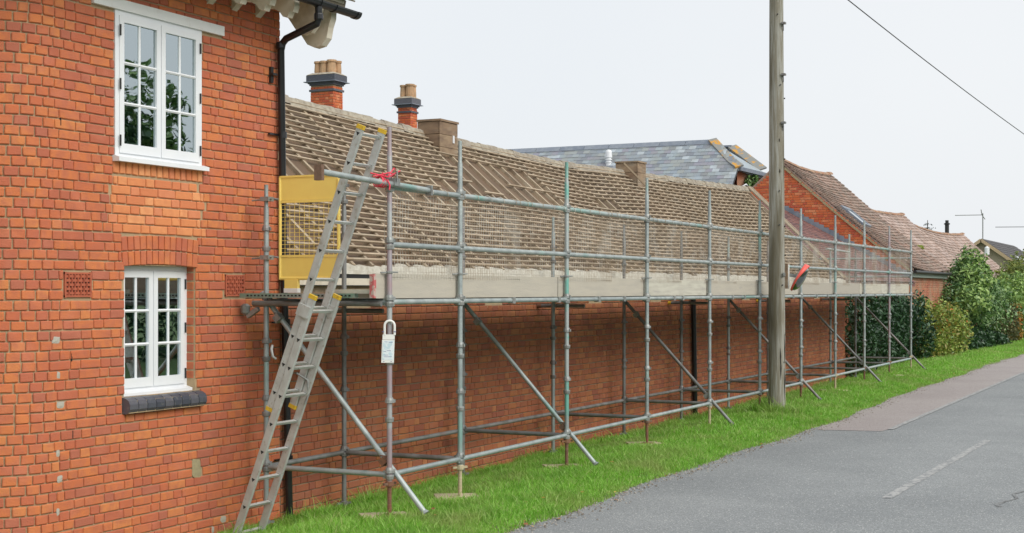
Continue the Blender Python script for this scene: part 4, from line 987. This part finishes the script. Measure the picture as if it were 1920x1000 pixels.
# perforated steel transom at the open end
mb = MB().box(10.60, 10.66, 6.7, 7.92, 1.935, 1.975)
pf = part('steel_board', mb, M('green_steel', [(.20, .32, .25)], .5, metal=.3, mott=(.34, .34, .31), mscale=6, mfac=.9), SC)
for i in range(28): part('perforation', MB().box(10.597, 10.5995, 6.74 + i * .04, 6.76 + i * .04, 1.948, 1.962), m_hole, pf)
part('transom', MB().tube((10.72, 6.5, 1.885), (10.72, 7.86, 1.885), .0242, 10), m_galv_old, SC)
part('coupler', MB().lathe((10.70, 7.93, 1.78), [(.02, 0), (.04, .02), (.045, .08), (.02, .10)], 8).obox((10.72, 7.86, 1.8), (0, 1, -.6), (1, 0, 0), (0, .6, 1), .07, .02, .02), m_fit, SC)
# wire mesh brick guards
def guard(x0, x1, sh):
    mb = MB(); y = 6.485 + sh; n = int((x1 - x0) / .05); zt = 2.885; zb = 2.15
    for i in range(n + 1):
        x = x0 + i * .05 + rnd.uniform(-.004, .004); b = rnd.uniform(-.006, .006)
        mb.path([(x, y - .006, 2.10), (x + b, y + .014, 2.5), (x, y + .002, zt)], .0021, 3, False)
    for k in range(17):
        z = 2.12 + k * .0485; mb.path([(x0, y - .002, z), ((x0 + x1) / 2, y + .008, z + rnd.uniform(-.004, .004)), (x1, y - .002, z)], .0021, 3, False)
    for x in np.arange(x0 + .12, x1, .28):    # hooks over the top rail
        mb.path([(x, y, zt), (x + .008, y - .01, 2.93), (x + .02, YO, 2.935), (x + .04, YO - .031, 2.915), (x + .055, YO - .028, 2.88)], .003, 4, False)
    part('brick_guard', mb, m_wire, SC)
for i, (a, b) in enumerate(zip(TX, TX[1:])):
    if i == 0: guard(a - .0, b + .1, 0)
    else: guard(a - .12, (a + b) / 2 + .15, .0); guard((a + b) / 2 - .15, b + .12, .022)
# sole plates on the grass
for i, (x, nm) in enumerate(((TX[0], 'under the first, mauve-stained upright'), (TX[1], 'under the second front upright'), (TX[2], 'under the third, green-painted upright'), (TX[3], 'under the fourth front upright'),
                             (TX[7], 'under the second front upright beyond the pole'), (TX[8], 'under the third front upright beyond the pole'), (TX[9], 'under the last but one front upright'))):
    g = gz(x, YO); a = R(45) + rnd.uniform(-.15, .15) - YAW + R(20); mb = MB()
    mb.obox((x, YO, g + .012), (math.cos(a), math.sin(a), .0), (-math.sin(a), math.cos(a), .0), (0, 0, 1), .23, .23, .011)
    single('sole_plate', mb, m_gritty, (x, YO, g), 'square plywood sole plate on the grass ' + nm, 'board', 'sole plates on the grass')

# ------------------------------------------------------------------ ladder, rope, gate, tag
LD = thing('extension_ladder', (10.33, 7.6, -.2), 'two-section aluminium ladder leaning on the scaffold tube with yellow caps', 'ladder')
def sect(y0, z0, z1, xl, xr, rungs, capb, capt):
    sl_ = -.385; P = lambda z: (y0 + sl_ * z, z)
    up = Vector((0, sl_, 1)).normalized(); nr = Vector((0, 1, -sl_)).normalized()   # nr points to the wall side
    for x in (xl, xr):
        a, b = Vector((x, *P(z0))), Vector((x, *P(z1)))
        mb = MB(); w_, d_ = .014, .036
        prof = [(-w_, -d_ + .006), (-w_ + .005, -d_), (w_ - .005, -d_), (w_, -d_ + .006), (w_, d_ - .006), (w_ - .005, d_), (-w_ + .005, d_), (-w_, d_ - .006)]
        mb.prism([a + Vector((p, 0, 0)) + nr * q for p, q in prof], b - a)
        for z in rungs:
            if z0 < z < z1:
                c = Vector((x - w_ - .0015, *P(z))); mb.prism([c + nr * .018 + up * .012, c - nr * .018 + up * .012, c - up * .018], (.002, 0, 0), mi=1)
        st = part('stile', mb, [m_alu, m_hole], LD)
        for on, e, s in ((capb, a, 1), (capt, b, -1)):
            if on: part('end_cap', MB().prism([e - up * .012 * s + Vector((p * 1.15, 0, 0)) + nr * q * 1.1 for p, q in prof], up * .035 * s), m_ycap, st)
    for z in rungs:
        if z0 < z < z1:
            y, zz = P(z); c = Vector((0, y, zz))
            part('rung', MB().prism([Vector((xl + .013, y, zz)) + nr * .016 + up * .01, Vector((xl + .013, y, zz)) - nr * .016 + up * .01, Vector((xl + .013, y, zz)) - nr * .010 - up * .012, Vector((xl + .013, y, zz)) + nr * .010 - up * .012], (xr - xl - .026, 0, 0)), m_alu, LD)
rg = [-.11 + .2415 * i for i in range(16)]
sect(7.575, -.22, 1.95, 10.15, 10.52, rg, True, True)
sect(7.655, .98, 3.36, 10.165, 10.505, [z + .03 for z in rg], True, True)
for x in (10.12, 10.545): part('guide_bracket', MB().obox((x + (.02 if x < 10.3 else -.02), 7.61 - .385 * 1.83, 1.83), (1, 0, 0), (0, 1, .385), (0, -.385, 1), .026, .06, .05), m_alu, LD)
part('stay_hook', MB().path([(10.12, 7.22, 1.53), (10.08, 7.20, 1.50), (10.07, 7.18, 1.44), (10.10, 7.17, 1.42)], .012, 8).path([(10.45, 7.2, 1.28), (10.5, 7.12, 1.22), (10.52, 7.12, 1.1), (10.5, 7.14, 1.02)], .010, 8), m_fit, LD)
mb = MB(); cx, cy, cz = 10.56, 6.42, 2.93
for k in range(4):
    pts = []
    for i in range(15):
        a = 2 * math.pi * i / 14; pts.append((cx - .03 + k * .022 + .02 * math.sin(a + k), cy + .045 * math.cos(a), cz + .045 * math.sin(a)))
    mb.path(pts, .006, 6)
mb.path([(10.47, 6.46, 3.0), (10.60, 6.36, 2.97), (10.75, 6.37, 3.02), (10.83, 6.38, 3.04)], .006, 6)
mb.path([(10.48, 6.44, 2.97), (10.62, 6.36, 3.01), (10.74, 6.38, 3.0), (10.78, 6.46, 2.97), (10.70, 6.48, 3.02)], .006, 6)
mb.path([(10.6, 6.36, 2.98), (10.66, 6.34, 3.05), (10.72, 6.36, 3.04)], .006, 6)
mb.path([(10.60, 6.37, 2.95), (10.61, 6.35, 2.90), (10.60, 6.35, 2.86)], .007, 6)
single('rope_lashing', mb, m_red_rope, (10.6, 6.4, 2.9), 'red rope tying the ladder to the scaffold top tube', 'rope')
# yellow gate
GX = 10.86
G = thing('safety_gate', (GX, 7.34, 2.08), 'yellow mesh safety gate beside the top of the ladder', 'gate')
y0, y1, z0, z1 = 7.03, 7.66, 2.10, 3.03
mb = MB().path([(GX, y1, z0), (GX, y1, z1 - .0)], .014, 10)
mb.path([(GX, y1, z0 + .01), (GX, y0 + .08, z0 + .01), (GX, y0 + .03, z0 + .04), (GX, y0, z0 + .10), (GX, y0, z1 - .03)], .016, 10)
gf = part('frame', mb, m_yellow, G)
part('top_panel', MB().box(GX - .004, GX + .004, y0 + .012, y1, z1 - .21, z1 + .005).box(GX - .012, GX + .012, y0 + .012, y1, z1 - .005, z1 + .012).box(GX - .010, GX + .010, y0 + .012, y1, z1 - .235, z1 - .212), m_yellow, G)
part('bottom_panel', MB().box(GX - .004, GX + .004, y0 + .02, y1, z0 + .0, z0 + .20).box(GX - .010, GX + .010, y0 + .012, y1, z0 + .202, z0 + .222), m_yellow, G)
mb = MB()
for i in range(1, 12): y = y0 + (y1 - y0) * i / 12; mb.tube((GX, y, z0 + .2), (GX, y, z1 - .22), .0022, 5)
for i in range(1, 14): z = z0 + .21 + (z1 - z0 - .43) * i / 14; mb.tube((GX + .004, y0, z), (GX + .004, y1, z), .0022, 5)
part('mesh', mb, m_yellow, G)
for z in (2.30, 2.83): part('hinge', MB().tube((GX, y1, z), (GX - .02, 7.76, z + .01), .009, 8).box(10.73, 10.82, 7.70, 7.79, z - .02, z + .02).tube((10.76, 7.68, z), (10.76, 7.9, z - .01), .008, 6), m_fit, G)
part('leg', MB().box(GX - .02, GX + .02, 7.46, 7.60, 1.985, 2.10), [m_yellow], G)
part('foot', MB().box(GX - .024, GX + .024, 7.455, 7.605, 1.98, 2.02), m_tag, G)
# inspection tag on the first upright
tx, ty = 10.745, 6.415
T = thing('inspection_tag', (tx, ty, 1.37), 'white and pale blue scaffold inspection tag hung on the first upright', 'tag')
s_, c_ = Vector((math.sin(YAW + .1), -math.cos(YAW + .1), 0)), Vector((-math.cos(YAW + .1), -math.sin(YAW + .1), 0))
bs = Vector((10.77, 6.45, 0)) + c_ * .035
def tbx(u0, u1, z0, z1, d, th, sk=-.03): 
    q = lambda u, z: bs + s_ * (u + sk * (1.745 - z) * 1.2) + c_ * d + Vector((0, 0, z)); return MB().prism([q(u0, z0), q(u1, z0), q(u1, z1), q(u0, z1)], c_ * th)
pts = [bs + s_ * (.043 * math.cos(a)) + c_ * .004 + Vector((0, 0, 1.695 + .043 * math.sin(a))) for a in [math.pi * i / 12 for i in range(13)]]
part('hook_ring', MB().path([pts[0] - Vector((0, 0, .08))] + pts + [pts[-1] - Vector((0, 0, .08))], .011, 8), m_tag, T)
hp = tbx(-.055, .05, 1.575, 1.62, 0, .01); part('holder_top', hp, m_tag, T)
hb = part('holder', tbx(-.058, .05, 1.375, 1.572, 0, .010), m_tag, T)
ins = part('insert', tbx(-.05, .042, 1.40, 1.565, .0105, .002), m_tagblue, T)
for (a, b, c, d) in ((-.04, -.01, 1.555, 1.557), (.0, .035, 1.55, 1.553), (-.042, -.02, 1.47, 1.473), (-.015, .02, 1.478, 1.481), (-.04, .03, 1.425, 1.428), (-.04, .0, 1.44, 1.443), (-.045, -.03, 1.385, 1.388), (.02, .035, 1.385, 1.388)):
    part('print_line', tbx(a, b, c, d, .013, .0006), m_tagdark, ins)
part('cable_tie', tbx(-.062, -.045, 1.64, 1.646, .012, .004), m_tagdark, T); part('cable_tie', tbx(.038, .058, 1.64, 1.646, .012, .004), m_tagdark, T)

# ------------------------------------------------------------------ utility pole, mirror, wires
PX, PY = 22.08, 6.18
PL = thing('utility_pole', (PX, PY, 0), 'weathered wooden utility pole standing in the verge before the scaffold', 'pole')
mb = MB(); pz = [-.1, .5, 1.2, 2, 3, 4, 5, 6, 7.55]; pr_ = [.138, .133, .13, .127, .122, .118, .114, .110, .105]
pol = part('pole', mb.path([(PX + .008 * (z - 2) * -.6 + .004 * math.sin(z * 2), PY, z) for z in pz], pr_, 20), m_pole, PL)
r = random.Random(5)
for i in range(12):
    z = r.uniform(.1, 5.6); a = math.radians(r.uniform(205, 280)); L_ = r.uniform(.03, .07) if i > 4 else r.uniform(.15, .55); z = z if i > 4 else r.uniform(.2, .9)
    rr = float(np.interp(z, pz, pr_)) - .002; xx = PX - .0048 * (z - 2)
    part('split', MB().path([(xx + rr * math.cos(a), PY + rr * math.sin(a), z), (xx + (rr + .001) * math.cos(a + .01), PY + (rr + .001) * math.sin(a + .01), z + L_ * .5), (xx + rr * math.cos(a - .02), PY + rr * math.sin(a - .02), z + L_)], [.002, .010, .002], 6), m_pole_dark, pol)
for z, a in ((6.3, 205), (5.2, 225), (4.55, 250), (5.0, 285), (4.05, 270), (3.0, 270), (3.02, 215), (2.55, 275), (3.55, 215), (2.08, 235)):
    a = math.radians(a); rr = float(np.interp(z, pz, pr_)); xx = PX - .0048 * (z - 2); part('bolt', MB().tube((xx + (rr - .01) * math.cos(a), PY + (rr - .01) * math.sin(a), z), (xx + (rr + .02) * math.cos(a), PY + (rr + .02) * math.sin(a), z + .005), .011, 6), m_iron, pol)
part('cable', MB().path([(PX + .09, PY - .06, 7.4), (PX + .105, PY - .06, 6.7), (PX + .12, PY - .06, 6.3), (PX + .11, PY - .05, 5.9), (PX + .10, PY - .04, 5.7)], .010, 6), m_black, PL)
for z in (6.15, 5.35, 4.6): part('cleat', MB().box(PX - .11, PX - .03, PY - .16, PY - .10, z, z + .03).beam((PX - .09, PY - .13, z), (PX - .05, PY - .12, z - .10), .014, .014), m_galv_old, PL)
# convex traffic mirror
MC = Vector((22.28, 5.88, 2.205)); tilt = R(30)
nm_ = Vector((.16, -math.cos(tilt), -math.sin(tilt))).normalized(); ux = Vector((1, 0, 0)); ux = (ux - nm_ * ux.dot(nm_)).normalized(); uy = nm_.cross(ux).normalized()
if uy.z < 0: uy = -uy
TM = thing('traffic_mirror', tuple(MC), 'round convex traffic mirror with red hood mounted on the pole', 'mirror')
def disc(rings, off=0, n=32):
    vs = []; fs = []
    for (rr, d) in rings:
        for k in range(n): a = 2 * math.pi * k / n; vs.append(MC + ux * rr * math.cos(a) + uy * rr * math.sin(a) + nm_ * d)
    for i in range(len(rings) - 1):
        for k in range(n): a = i * n + k; b = i * n + (k + 1) % n; fs.append((a, b, b + n, a + n))
    fs.append(tuple(range((len(rings) - 1) * n, len(rings) * n))); return MB().add(vs, fs, True)
part('face', disc([(.226, 0), (.21, .04), (.17, .07), (.10, .09), (.03, .098)]), m_mirrorback, TM)
part('back', disc([(.228, 0), (.225, -.02), (.15, -.035), (.05, -.04)]), m_fit, TM)
vs = []; fs = []; n = 30
for k in range(n + 1):
    a = 2 * math.pi * k / n; dpt = .012 + .05 * max(0, math.sin(a)) ** 1.0
    for rr, d in ((.228, -.02), (.236, -.02), (.240, dpt), (.233, dpt)): vs.append(MC + ux * rr * math.cos(a) + uy * rr * math.sin(a) + nm_ * (d if d > 0 else d))
for k in range(n):
    for j in range(4): a = k * 4 + j; b = k * 4 + (j + 1) % 4; fs.append((a, b, b + 4, a + 4))
part('hood', MB().add(vs, fs, True), m_redhood, TM)
part('bracket', MB().beam((PX - .10, PY - .13, 2.25), (PX + .14, PY - .125, 2.25), .012, .06).beam((PX + .12, PY - .12, 2.25), tuple(MC - nm_ * .04), .03, .05), m_fit, TM)
part('backing_board', MB().box(PX + .02, PX + .10, PY - .165, PY - .125, 2.03, 2.42), m_ply, TM); part('bracket_plate', MB().box(PX + .045, PX + .085, PY - .178, PY - .167, 2.04, 2.41), m_tag, TM)
# overhead cable to the far side of the road
p0 = Vector((22.1, 6.18, 7.45)); p1 = Vector((75, 1.0, 4.7)); pts = []
for i in range(33):
    t = i / 32; p = p0.lerp(p1, t); p.z -= 4 * .55 * t * (1 - t); pts.append(p)
single('overhead_cable', MB().path(pts, .011, 6), m_black, tuple(p0), 'thin black overhead cable running from the pole to the right', 'cable')
far = [Vector((88, 15, 4.6)), Vector((100, 6, 6.1)), Vector((130, -4, 9))]
single('distant_cable', MB().path([Vector((95, 12.5, 6.0)), Vector((100, 8, 6.15)), Vector((112, 2, 6.9))], .02, 5), m_black, (95, 12.5, 6.0), 'faint distant cable above the bungalow roof', 'cable')

# ------------------------------------------------------------------ plants
def np_mesh(name, V, F, mat, loc=(0, 0, 0)):
    me = bpy.data.meshes.new(name); nv, nf, k = len(V), len(F), F.shape[1]
    me.vertices.add(nv); me.vertices.foreach_set('co', (V - np.array(loc)).astype(np.float32).ravel())
    me.loops.add(nf * k); me.loops.foreach_set('vertex_index', F.astype(np.int32).ravel())
    me.polygons.add(nf); me.polygons.foreach_set('loop_start', np.arange(0, nf * k, k, dtype=np.int32)); me.polygons.foreach_set('loop_total', np.full(nf, k, dtype=np.int32))
    me.materials.append(mat); me.update(); me.validate(); return me
def leaf_mesh(name, ells, n, size, mat, seed, loc, zmin=None, asp=.5, inner=.35, lump=.25):
    g = np.random.default_rng(seed); E = np.array(ells, float); vol = (E[:, 3] * E[:, 4] * E[:, 5]) ** .7; idx = g.choice(len(E), n, p=vol / vol.sum())
    d = g.normal(size=(n, 3)); d /= np.linalg.norm(d, axis=1)[:, None]
    fr = g.uniform(.6, 3.2, (4, 3)); lum = sum(np.sin(d @ np.array([a * 2.7, b * 3.1, c * 2.9]) + i * 1.7 + idx) for i, (a, b, c) in enumerate(fr)) / 4
    rad = np.where(g.random(n) < inner, g.random(n) ** .5, g.uniform(.82, 1.06, n)) * (1 + lump * lum)
    c = E[idx, :3] + d * E[idx, 3:6] * rad[:, None]
    if zmin is not None: c = c[c[:, 2] > zmin]; d = d[:len(c)]
    m = len(c); nrm = d[:m] * .55 + g.normal(size=(m, 3)) * .55 + np.array([0, 0, .45]); nrm /= np.linalg.norm(nrm, axis=1)[:, None]
    t = np.cross(nrm, g.normal(size=(m, 3))); t /= np.linalg.norm(t, axis=1)[:, None]; b = np.cross(nrm, t); s = size * g.uniform(.6, 1.3, m)[:, None]
    V = np.empty((m, 4, 3)); V[:, 0] = c - t * s; V[:, 1] = c + b * s * asp + nrm * s * .18; V[:, 2] = c + t * s; V[:, 3] = c - b * s * asp + nrm * s * .18
    i = np.arange(m) * 4; F = np.concatenate([np.stack([i, i + 1, i + 2], 1), np.stack([i, i + 2, i + 3], 1)])
    return np_mesh(name, V.reshape(-1, 3), F, mat, loc)
def plant(name, label, cat, loc, ells, n, size, mat, seed, stems=4, zmin=-.1, asp=.5, group=None, extra=None, lump=.25, inner=.35):
    t = thing(name, loc, label, cat, group); rr = random.Random(seed * 7); base = list(ells)
    for e in base[:14]:
        for _ in range(3):
            a = rr.uniform(0, 6.28); b = rr.uniform(-.1, 1.3); q = rr.uniform(.22, .38)
            ells = ells + [(e[0] + e[3] * .95 * math.cos(a) * math.cos(b), e[1] + e[4] * .9 * math.sin(a) * math.cos(b), e[2] + e[5] * .98 * math.sin(b), e[3] * q, e[4] * q, e[5] * q * 1.1)]
    o = bpy.data.objects.new('leaves', leaf_mesh('leaves', ells, n, size, mat, seed, loc, zmin, asp, inner, lump)); col.objects.link(o); o.parent = t; o['kind'] = 'stuff'
    if extra:
        for (e2, n2, s2, m2, sd2, nm2) in extra:
            o = bpy.data.objects.new(nm2, leaf_mesh(nm2, e2, n2, s2, m2, sd2, loc, zmin, asp)); col.objects.link(o); o.parent = t; o['kind'] = 'stuff'
    r = random.Random(seed)
    for i in range(stems):
        e = base[i % len(base)]; b = Vector((loc[0] + r.uniform(-.2, .2), loc[1] + r.uniform(-.15, .15), loc[2] - .1)); tp = Vector((e[0] + r.uniform(-.3, .3) * e[3], e[1], e[2] + e[5] * .5))
        mid = b.lerp(tp, .5) + Vector((r.uniform(-.1, .1), r.uniform(-.1, .1), 0)); part('stem', MB().path([b, mid, tp], [.035, .025, .010], 6), m_bark, t)
    return t
plant('laurel_hedge', 'dark glossy laurel hedge growing under the far end of the scaffold', 'hedge', (38, 8.0, -.2),
      [(35.6 + i * .95, 8.1 + .15 * (i % 2), .75 + .1 * (i % 3), .95, .65, 1.08) for i in range(7)] + [(41.4, 7.7, .7, .8, .6, 1.05)], 15000, .075, m_bush['laurel'], 1, stems=12, asp=.4)
plant('yellow_green_shrub', 'yellow-green leafy shrub at the far end of the scaffold', 'shrub', (43.8, 7.35, -.1),
      [(42.6, 7.5, .7, .9, .6, .95), (43.8, 7.4, .8, 1.0, .6, .85), (44.9, 7.2, .65, .9, .55, .9), (43.2, 7.2, .35, 1.0, .5, .5), (42.2, 7.5, .3, .7, .4, .5)], 9000, .058, m_bush['lime'], 2, stems=8,
      extra=[([(45.0, 7.0, .9, .6, .3, .4), (43.0, 7.0, 1.1, .9, .3, .4)], 120, .055, m_bush['autumn'], 3, 'turning_leaves')])
plant('small_tree', 'small leafy tree in front of the pink tiled cottages', 'tree', (51.8, 7.8, -.1),
      [(52.0, 7.8, 2.55, .65, .6, .80), (51.6, 7.8, 2.1, 1.1, .9, .8), (53.5, 7.7, 1.7, 1.5, 1.0, .8), (50.2, 7.8, 1.4, 1.3, .9, .8), (52.2, 7.4, 1.1, 1.9, .9, .75), (55.6, 7.6, 1.5, 1.4, .8, .7), (51.2, 7.7, 2.6, .25, .25, .5), (52.1, 7.8, 3.2, .22, .22, .4)], 10500, .075, m_bush['mid'], 4, stems=6,
      extra=[([(52.0, 7.6, 2.75, .6, .5, .7), (51.3, 7.4, 2.4, .9, .6, .5), (50.0, 7.3, 1.7, 1.0, .6, .5)], 2600, .08, m_bush['light'], 5, 'new_growth')], lump=.5)
plant('undergrowth_shrub', 'dark tangled shrub at the foot of the small tree', 'shrub', (51, 7.0, -.1),
      [(48.2, 7.5, .3, 1.2, .6, .7), (50.5, 7.2, .15, 1.6, .5, .6), (53, 7.1, .1, 1.8, .5, .55)], 5000, .07, m_bush['laurel'], 6, stems=5)
plant('olive_shrub', 'dull olive shrub with fading leaves beside the verge', 'shrub', (56, 7.2, -.1),
      [(55, 7.3, .6, 1.3, .6, .8), (57.0, 7.2, .6, 1.2, .5, .8)], 4200, .075, m_bush['olive'], 7, stems=5)
plant('autumn_shrub', 'orange and yellow turning shrub at the verge edge', 'shrub', (58.2, 7.0, -.1),
      [(58.2, 7.0, .35, .55, .35, .42), (59.0, 7.1, 1.05, .5, .35, .5), (58.0, 7.0, .85, .35, .3, .25)], 900, .09, m_bush['autumn'], 8, stems=3)
plant('green_hedge', 'bright green hedge at the right edge above the verge', 'hedge', (63, 7.4, -.1),
      [(59.8, 7.6, 1.2, 1.3, .8, 1.1), (61.8, 7.5, 1.25, 1.5, .8, 1.2), (64.5, 7.4, 1.3, 1.8, .8, 1.2), (67.5, 7.3, 1.3, 2.0, .8, 1.2), (71, 7.2, 1.3, 2.2, .8, 1.2), (58.5, 7.9, 1.5, 1.2, .8, .8), (61, 7.2, .3, 1.4, .5, .6)], 13000, .10, m_bush['light'], 9, stems=8,
      extra=[([(59.8, 7.3, .8, 1.2, .6, .8), (61.8, 7.1, .8, 1.4, .6, .8), (64.5, 7.0, .9, 1.6, .6, .8)], 3500, .09, m_bush['mid'], 10, 'darker_leaves')])
plant('golden_conifer', 'golden green conifer mass at the right edge behind the hedge', 'tree', (71, 8.6, -.1),
      [(70.5, 8.8, 1.9, 1.4, .8, .8), (72.5, 8.6, 2.4, 2.0, .9, .9), (75.5, 8.4, 2.6, 2.4, 1, 1.2)], 5000, .10, m_bush['yewgold'], 11, stems=4)
plant('ivy_growth', 'ivy growing on the brick end wall under the slate eaves', 'climber', (45.6, 13.5, 4.6),
      [(45.42, 13.66, 5.35, .16, .10, .34), (45.62, 13.5, 5.5, .20, .10, .26), (45.3, 13.7, 4.95, .2, .1, .35), (45.8, 13.4, 5.2, .25, .12, .4)], 1500, .05, m_bush['mid'], 12, stems=1, zmin=3)
mb = MB(); t = thing('distant_conifer', (92.3, 16.2, 0), 'thin dark conifer tip showing above the tiled ridge', 'tree')
part('trunk', mb.path([(92.3, 16.2, 0), (92.3, 16.2, 6.4)], [.15, .02], 6), m_bark, t)
ells = []
for i in range(9):
    z = 4.2 + i * .24; w_ = 1.25 * (1 - (i / 9.5)) ** 1.0 + .08
    for a in range(5): ang = a * 1.26 + i; ells.append((92.3 + math.cos(ang) * w_ * .6, 16.2 + math.sin(ang) * w_ * .6, z, w_ * .45 * abs(math.cos(ang)) + .08, w_ * .45 * abs(math.sin(ang)) + .08, .06))
o = bpy.data.objects.new('needles', leaf_mesh('needles', ells, 900, .07, m_bush['conifer'], 13, (92.3, 16.2, 0), 0, .3)); col.objects.link(o); o.parent = t; o['kind'] = 'stuff'
mb = MB()
# trees across the road behind the camera (the window panes mirror them)
def back_tree(x, y, h, seed, mat, label):
    r = random.Random(seed); ells = [(x + r.uniform(-2, 2), y + r.uniform(-1.6, 1.6), h * r.uniform(.4, .85), r.uniform(1.2, 2.0), r.uniform(1.2, 2.0), r.uniform(1.0, 1.6)) for _ in range(9)]
    t = plant('roadside_tree', label, 'tree', (x, y, .1), ells, 9000, .15, mat, seed, stems=5, group='trees across the road'); return t
back_tree(22, -11, 6.6, 51, m_bush['mid'], 'broad mid-green tree across the road nearest the camera')
back_tree(28, -13, 8.6, 52, m_bush['laurel'], 'tall dark green tree across the road')
back_tree(33, -14, 9.2, 53, m_bush['mid'], 'tall mid-green tree across the road farthest along')
back_tree(17.5, -12, 4.6, 54, m_bush['autumn'], 'low autumn-coloured tree across the road')

plant('added_hedge', 'added long dark hedge across the road behind the camera', 'hedge', (24, -9.5, .1), [(6 + i * 1.7, -9.5 + .2 * (i % 2), .0 + 1.3, 1.1, .6, 1.5 + .25 * (i % 3)) for i in range(34)], 30000, .11, m_bush['laurel'], 61, stems=10, zmin=.1)  # unseen hedge, added and raised so the lower panes mirror it dark
# ------------------------------------------------------------------ grass, leaves, grit
def grass(n, x0, x1, hmul, wmul, seed, power=1.0):
    g = np.random.default_rng(seed); x = x0 + (x1 - x0) * g.random(n) ** power; y = g.uniform(5.20, 8.0, n)
    e = np.array([road_edge(v) for v in x]); keep = (y > e + .02 + .10 * g.random(n)) & ~((y > 7.93) & (x < 34.6)); x, y = x[keep], y[keep]; e = e[keep]
    for cx in (TX[0], TX[1], TX[2], TX[3]):
        k = ~((abs((x - cx)) + abs(y - YO) < .27)); x, y, e = x[k], y[k], e[k]
    m = len(x); z = np.array([gz(a, b) for a, b in zip(x, y)])
    tuft = (np.sin(x * 5.1 + 1.3 * np.sin(y * 7)) + np.sin(y * 8.3 + 2 * np.sin(x * 3.3)) + np.sin(x * 1.3 + y * 2.1)) / 3
    h = hmul * (.045 + .04 * g.random(m) + .032 * np.clip(tuft, -.5, 1)) * np.clip(.45 + (y - e) * 1.2, .4, 1); h *= np.where(abs(x - PX) + abs(y - PY) < .5, 2.6, 1); h *= np.where(y > 7.6, 1.5, 1) * np.where(g.random(m) < .04, 1.7, 1) * np.where(abs(y - YO) < .35, .75 + .5 * g.random(m), 1)
    a = g.uniform(0, 2 * np.pi, m); wd = wmul * .0035 * g.uniform(.7, 1.4, m); ln = h * g.uniform(.2, 1.1, m); b = g.uniform(0, 2 * np.pi, m)
    dx, dy = np.cos(a) * wd, np.sin(a) * wd; lx, ly = np.cos(b) * ln, np.sin(b) * ln
    V = np.empty((m, 5, 3)); V[:, 0] = np.stack([x - dx, y - dy, z - .01], 1); V[:, 1] = np.stack([x + dx, y + dy, z - .01], 1)
    V[:, 2] = np.stack([x + dx * .8 + lx * .35, y + dy * .8 + ly * .35, z + h * .62], 1); V[:, 3] = np.stack([x - dx * .8 + lx * .35, y - dy * .8 + ly * .35, z + h * .62], 1)
    V[:, 4] = np.stack([x + lx, y + ly, z + h], 1); i = np.arange(m) * 5
    F = np.concatenate([np.stack([i, i + 1, i + 2], 1), np.stack([i, i + 2, i + 3], 1), np.stack([i + 3, i + 2, i + 4], 1)]); return V.reshape(-1, 3), F
for args in ((120000, 9.5, 18, 1.0, 1.0, 1), (100000, 18, 32, 1.05, 1.5, 2), (80000, 32, 75, 1.0, 2.4, 3, 1.3)):
    V, F = grass(*args); o = bpy.data.objects.new('grass', np_mesh('grass', V, F, m_grass)); col.objects.link(o)
    tag(o, 'lush green grass growing on the roadside verge', 'grass', kind='stuff')
mb = MB(); r = random.Random(77)
for i in range(170):
    x = 10.8 + 26 * r.random() ** 1.4; y = r.uniform(road_edge(x) + .02, 7.9); z = gz(x, y) + r.uniform(.03, .055); a = r.uniform(0, 6.28); s = r.uniform(.012, .035)
    if r.random() < .55: y = road_edge(x) + r.uniform(-.1, .35); z = gz(x, y) + .025
    c, s2 = math.cos(a) * s, math.sin(a) * s; mb.add([(x - c, y - s2, z), (x + s2 * .6, y - c * .6, z + s * r.uniform(0, .5)), (x + c, y + s2, z + s * .2), (x - s2 * .6, y + c * .6, z + s * r.uniform(0, .5))], [(0, 1, 2), (0, 2, 3)])
o = setting('fallen_leaves', mb, m_leaf, 'stuff'); tag(o, 'scattered orange and brown fallen leaves on the verge', 'leaves')
mb = MB()
for i in range(5200):
    x = 8 + 44 * r.random() ** 1.5; y = road_edge(x) + r.gauss(.02, .10); s = r.uniform(.004, .014); z = (rz(y) if y < road_edge(x) + .1 else gz(x, y)) + s * .3
    mb.add([(x - s, y, z), (x, y - s, z), (x + s, y, z), (x, y + s, z), (x + s * .2, y, z + s)], [(0, 1, 4), (1, 2, 4), (2, 3, 4), (3, 0, 4)])
o = setting('roadside_grit', mb, m_grit, 'stuff'); tag(o, 'loose grit and soil along the road edge', 'grit')
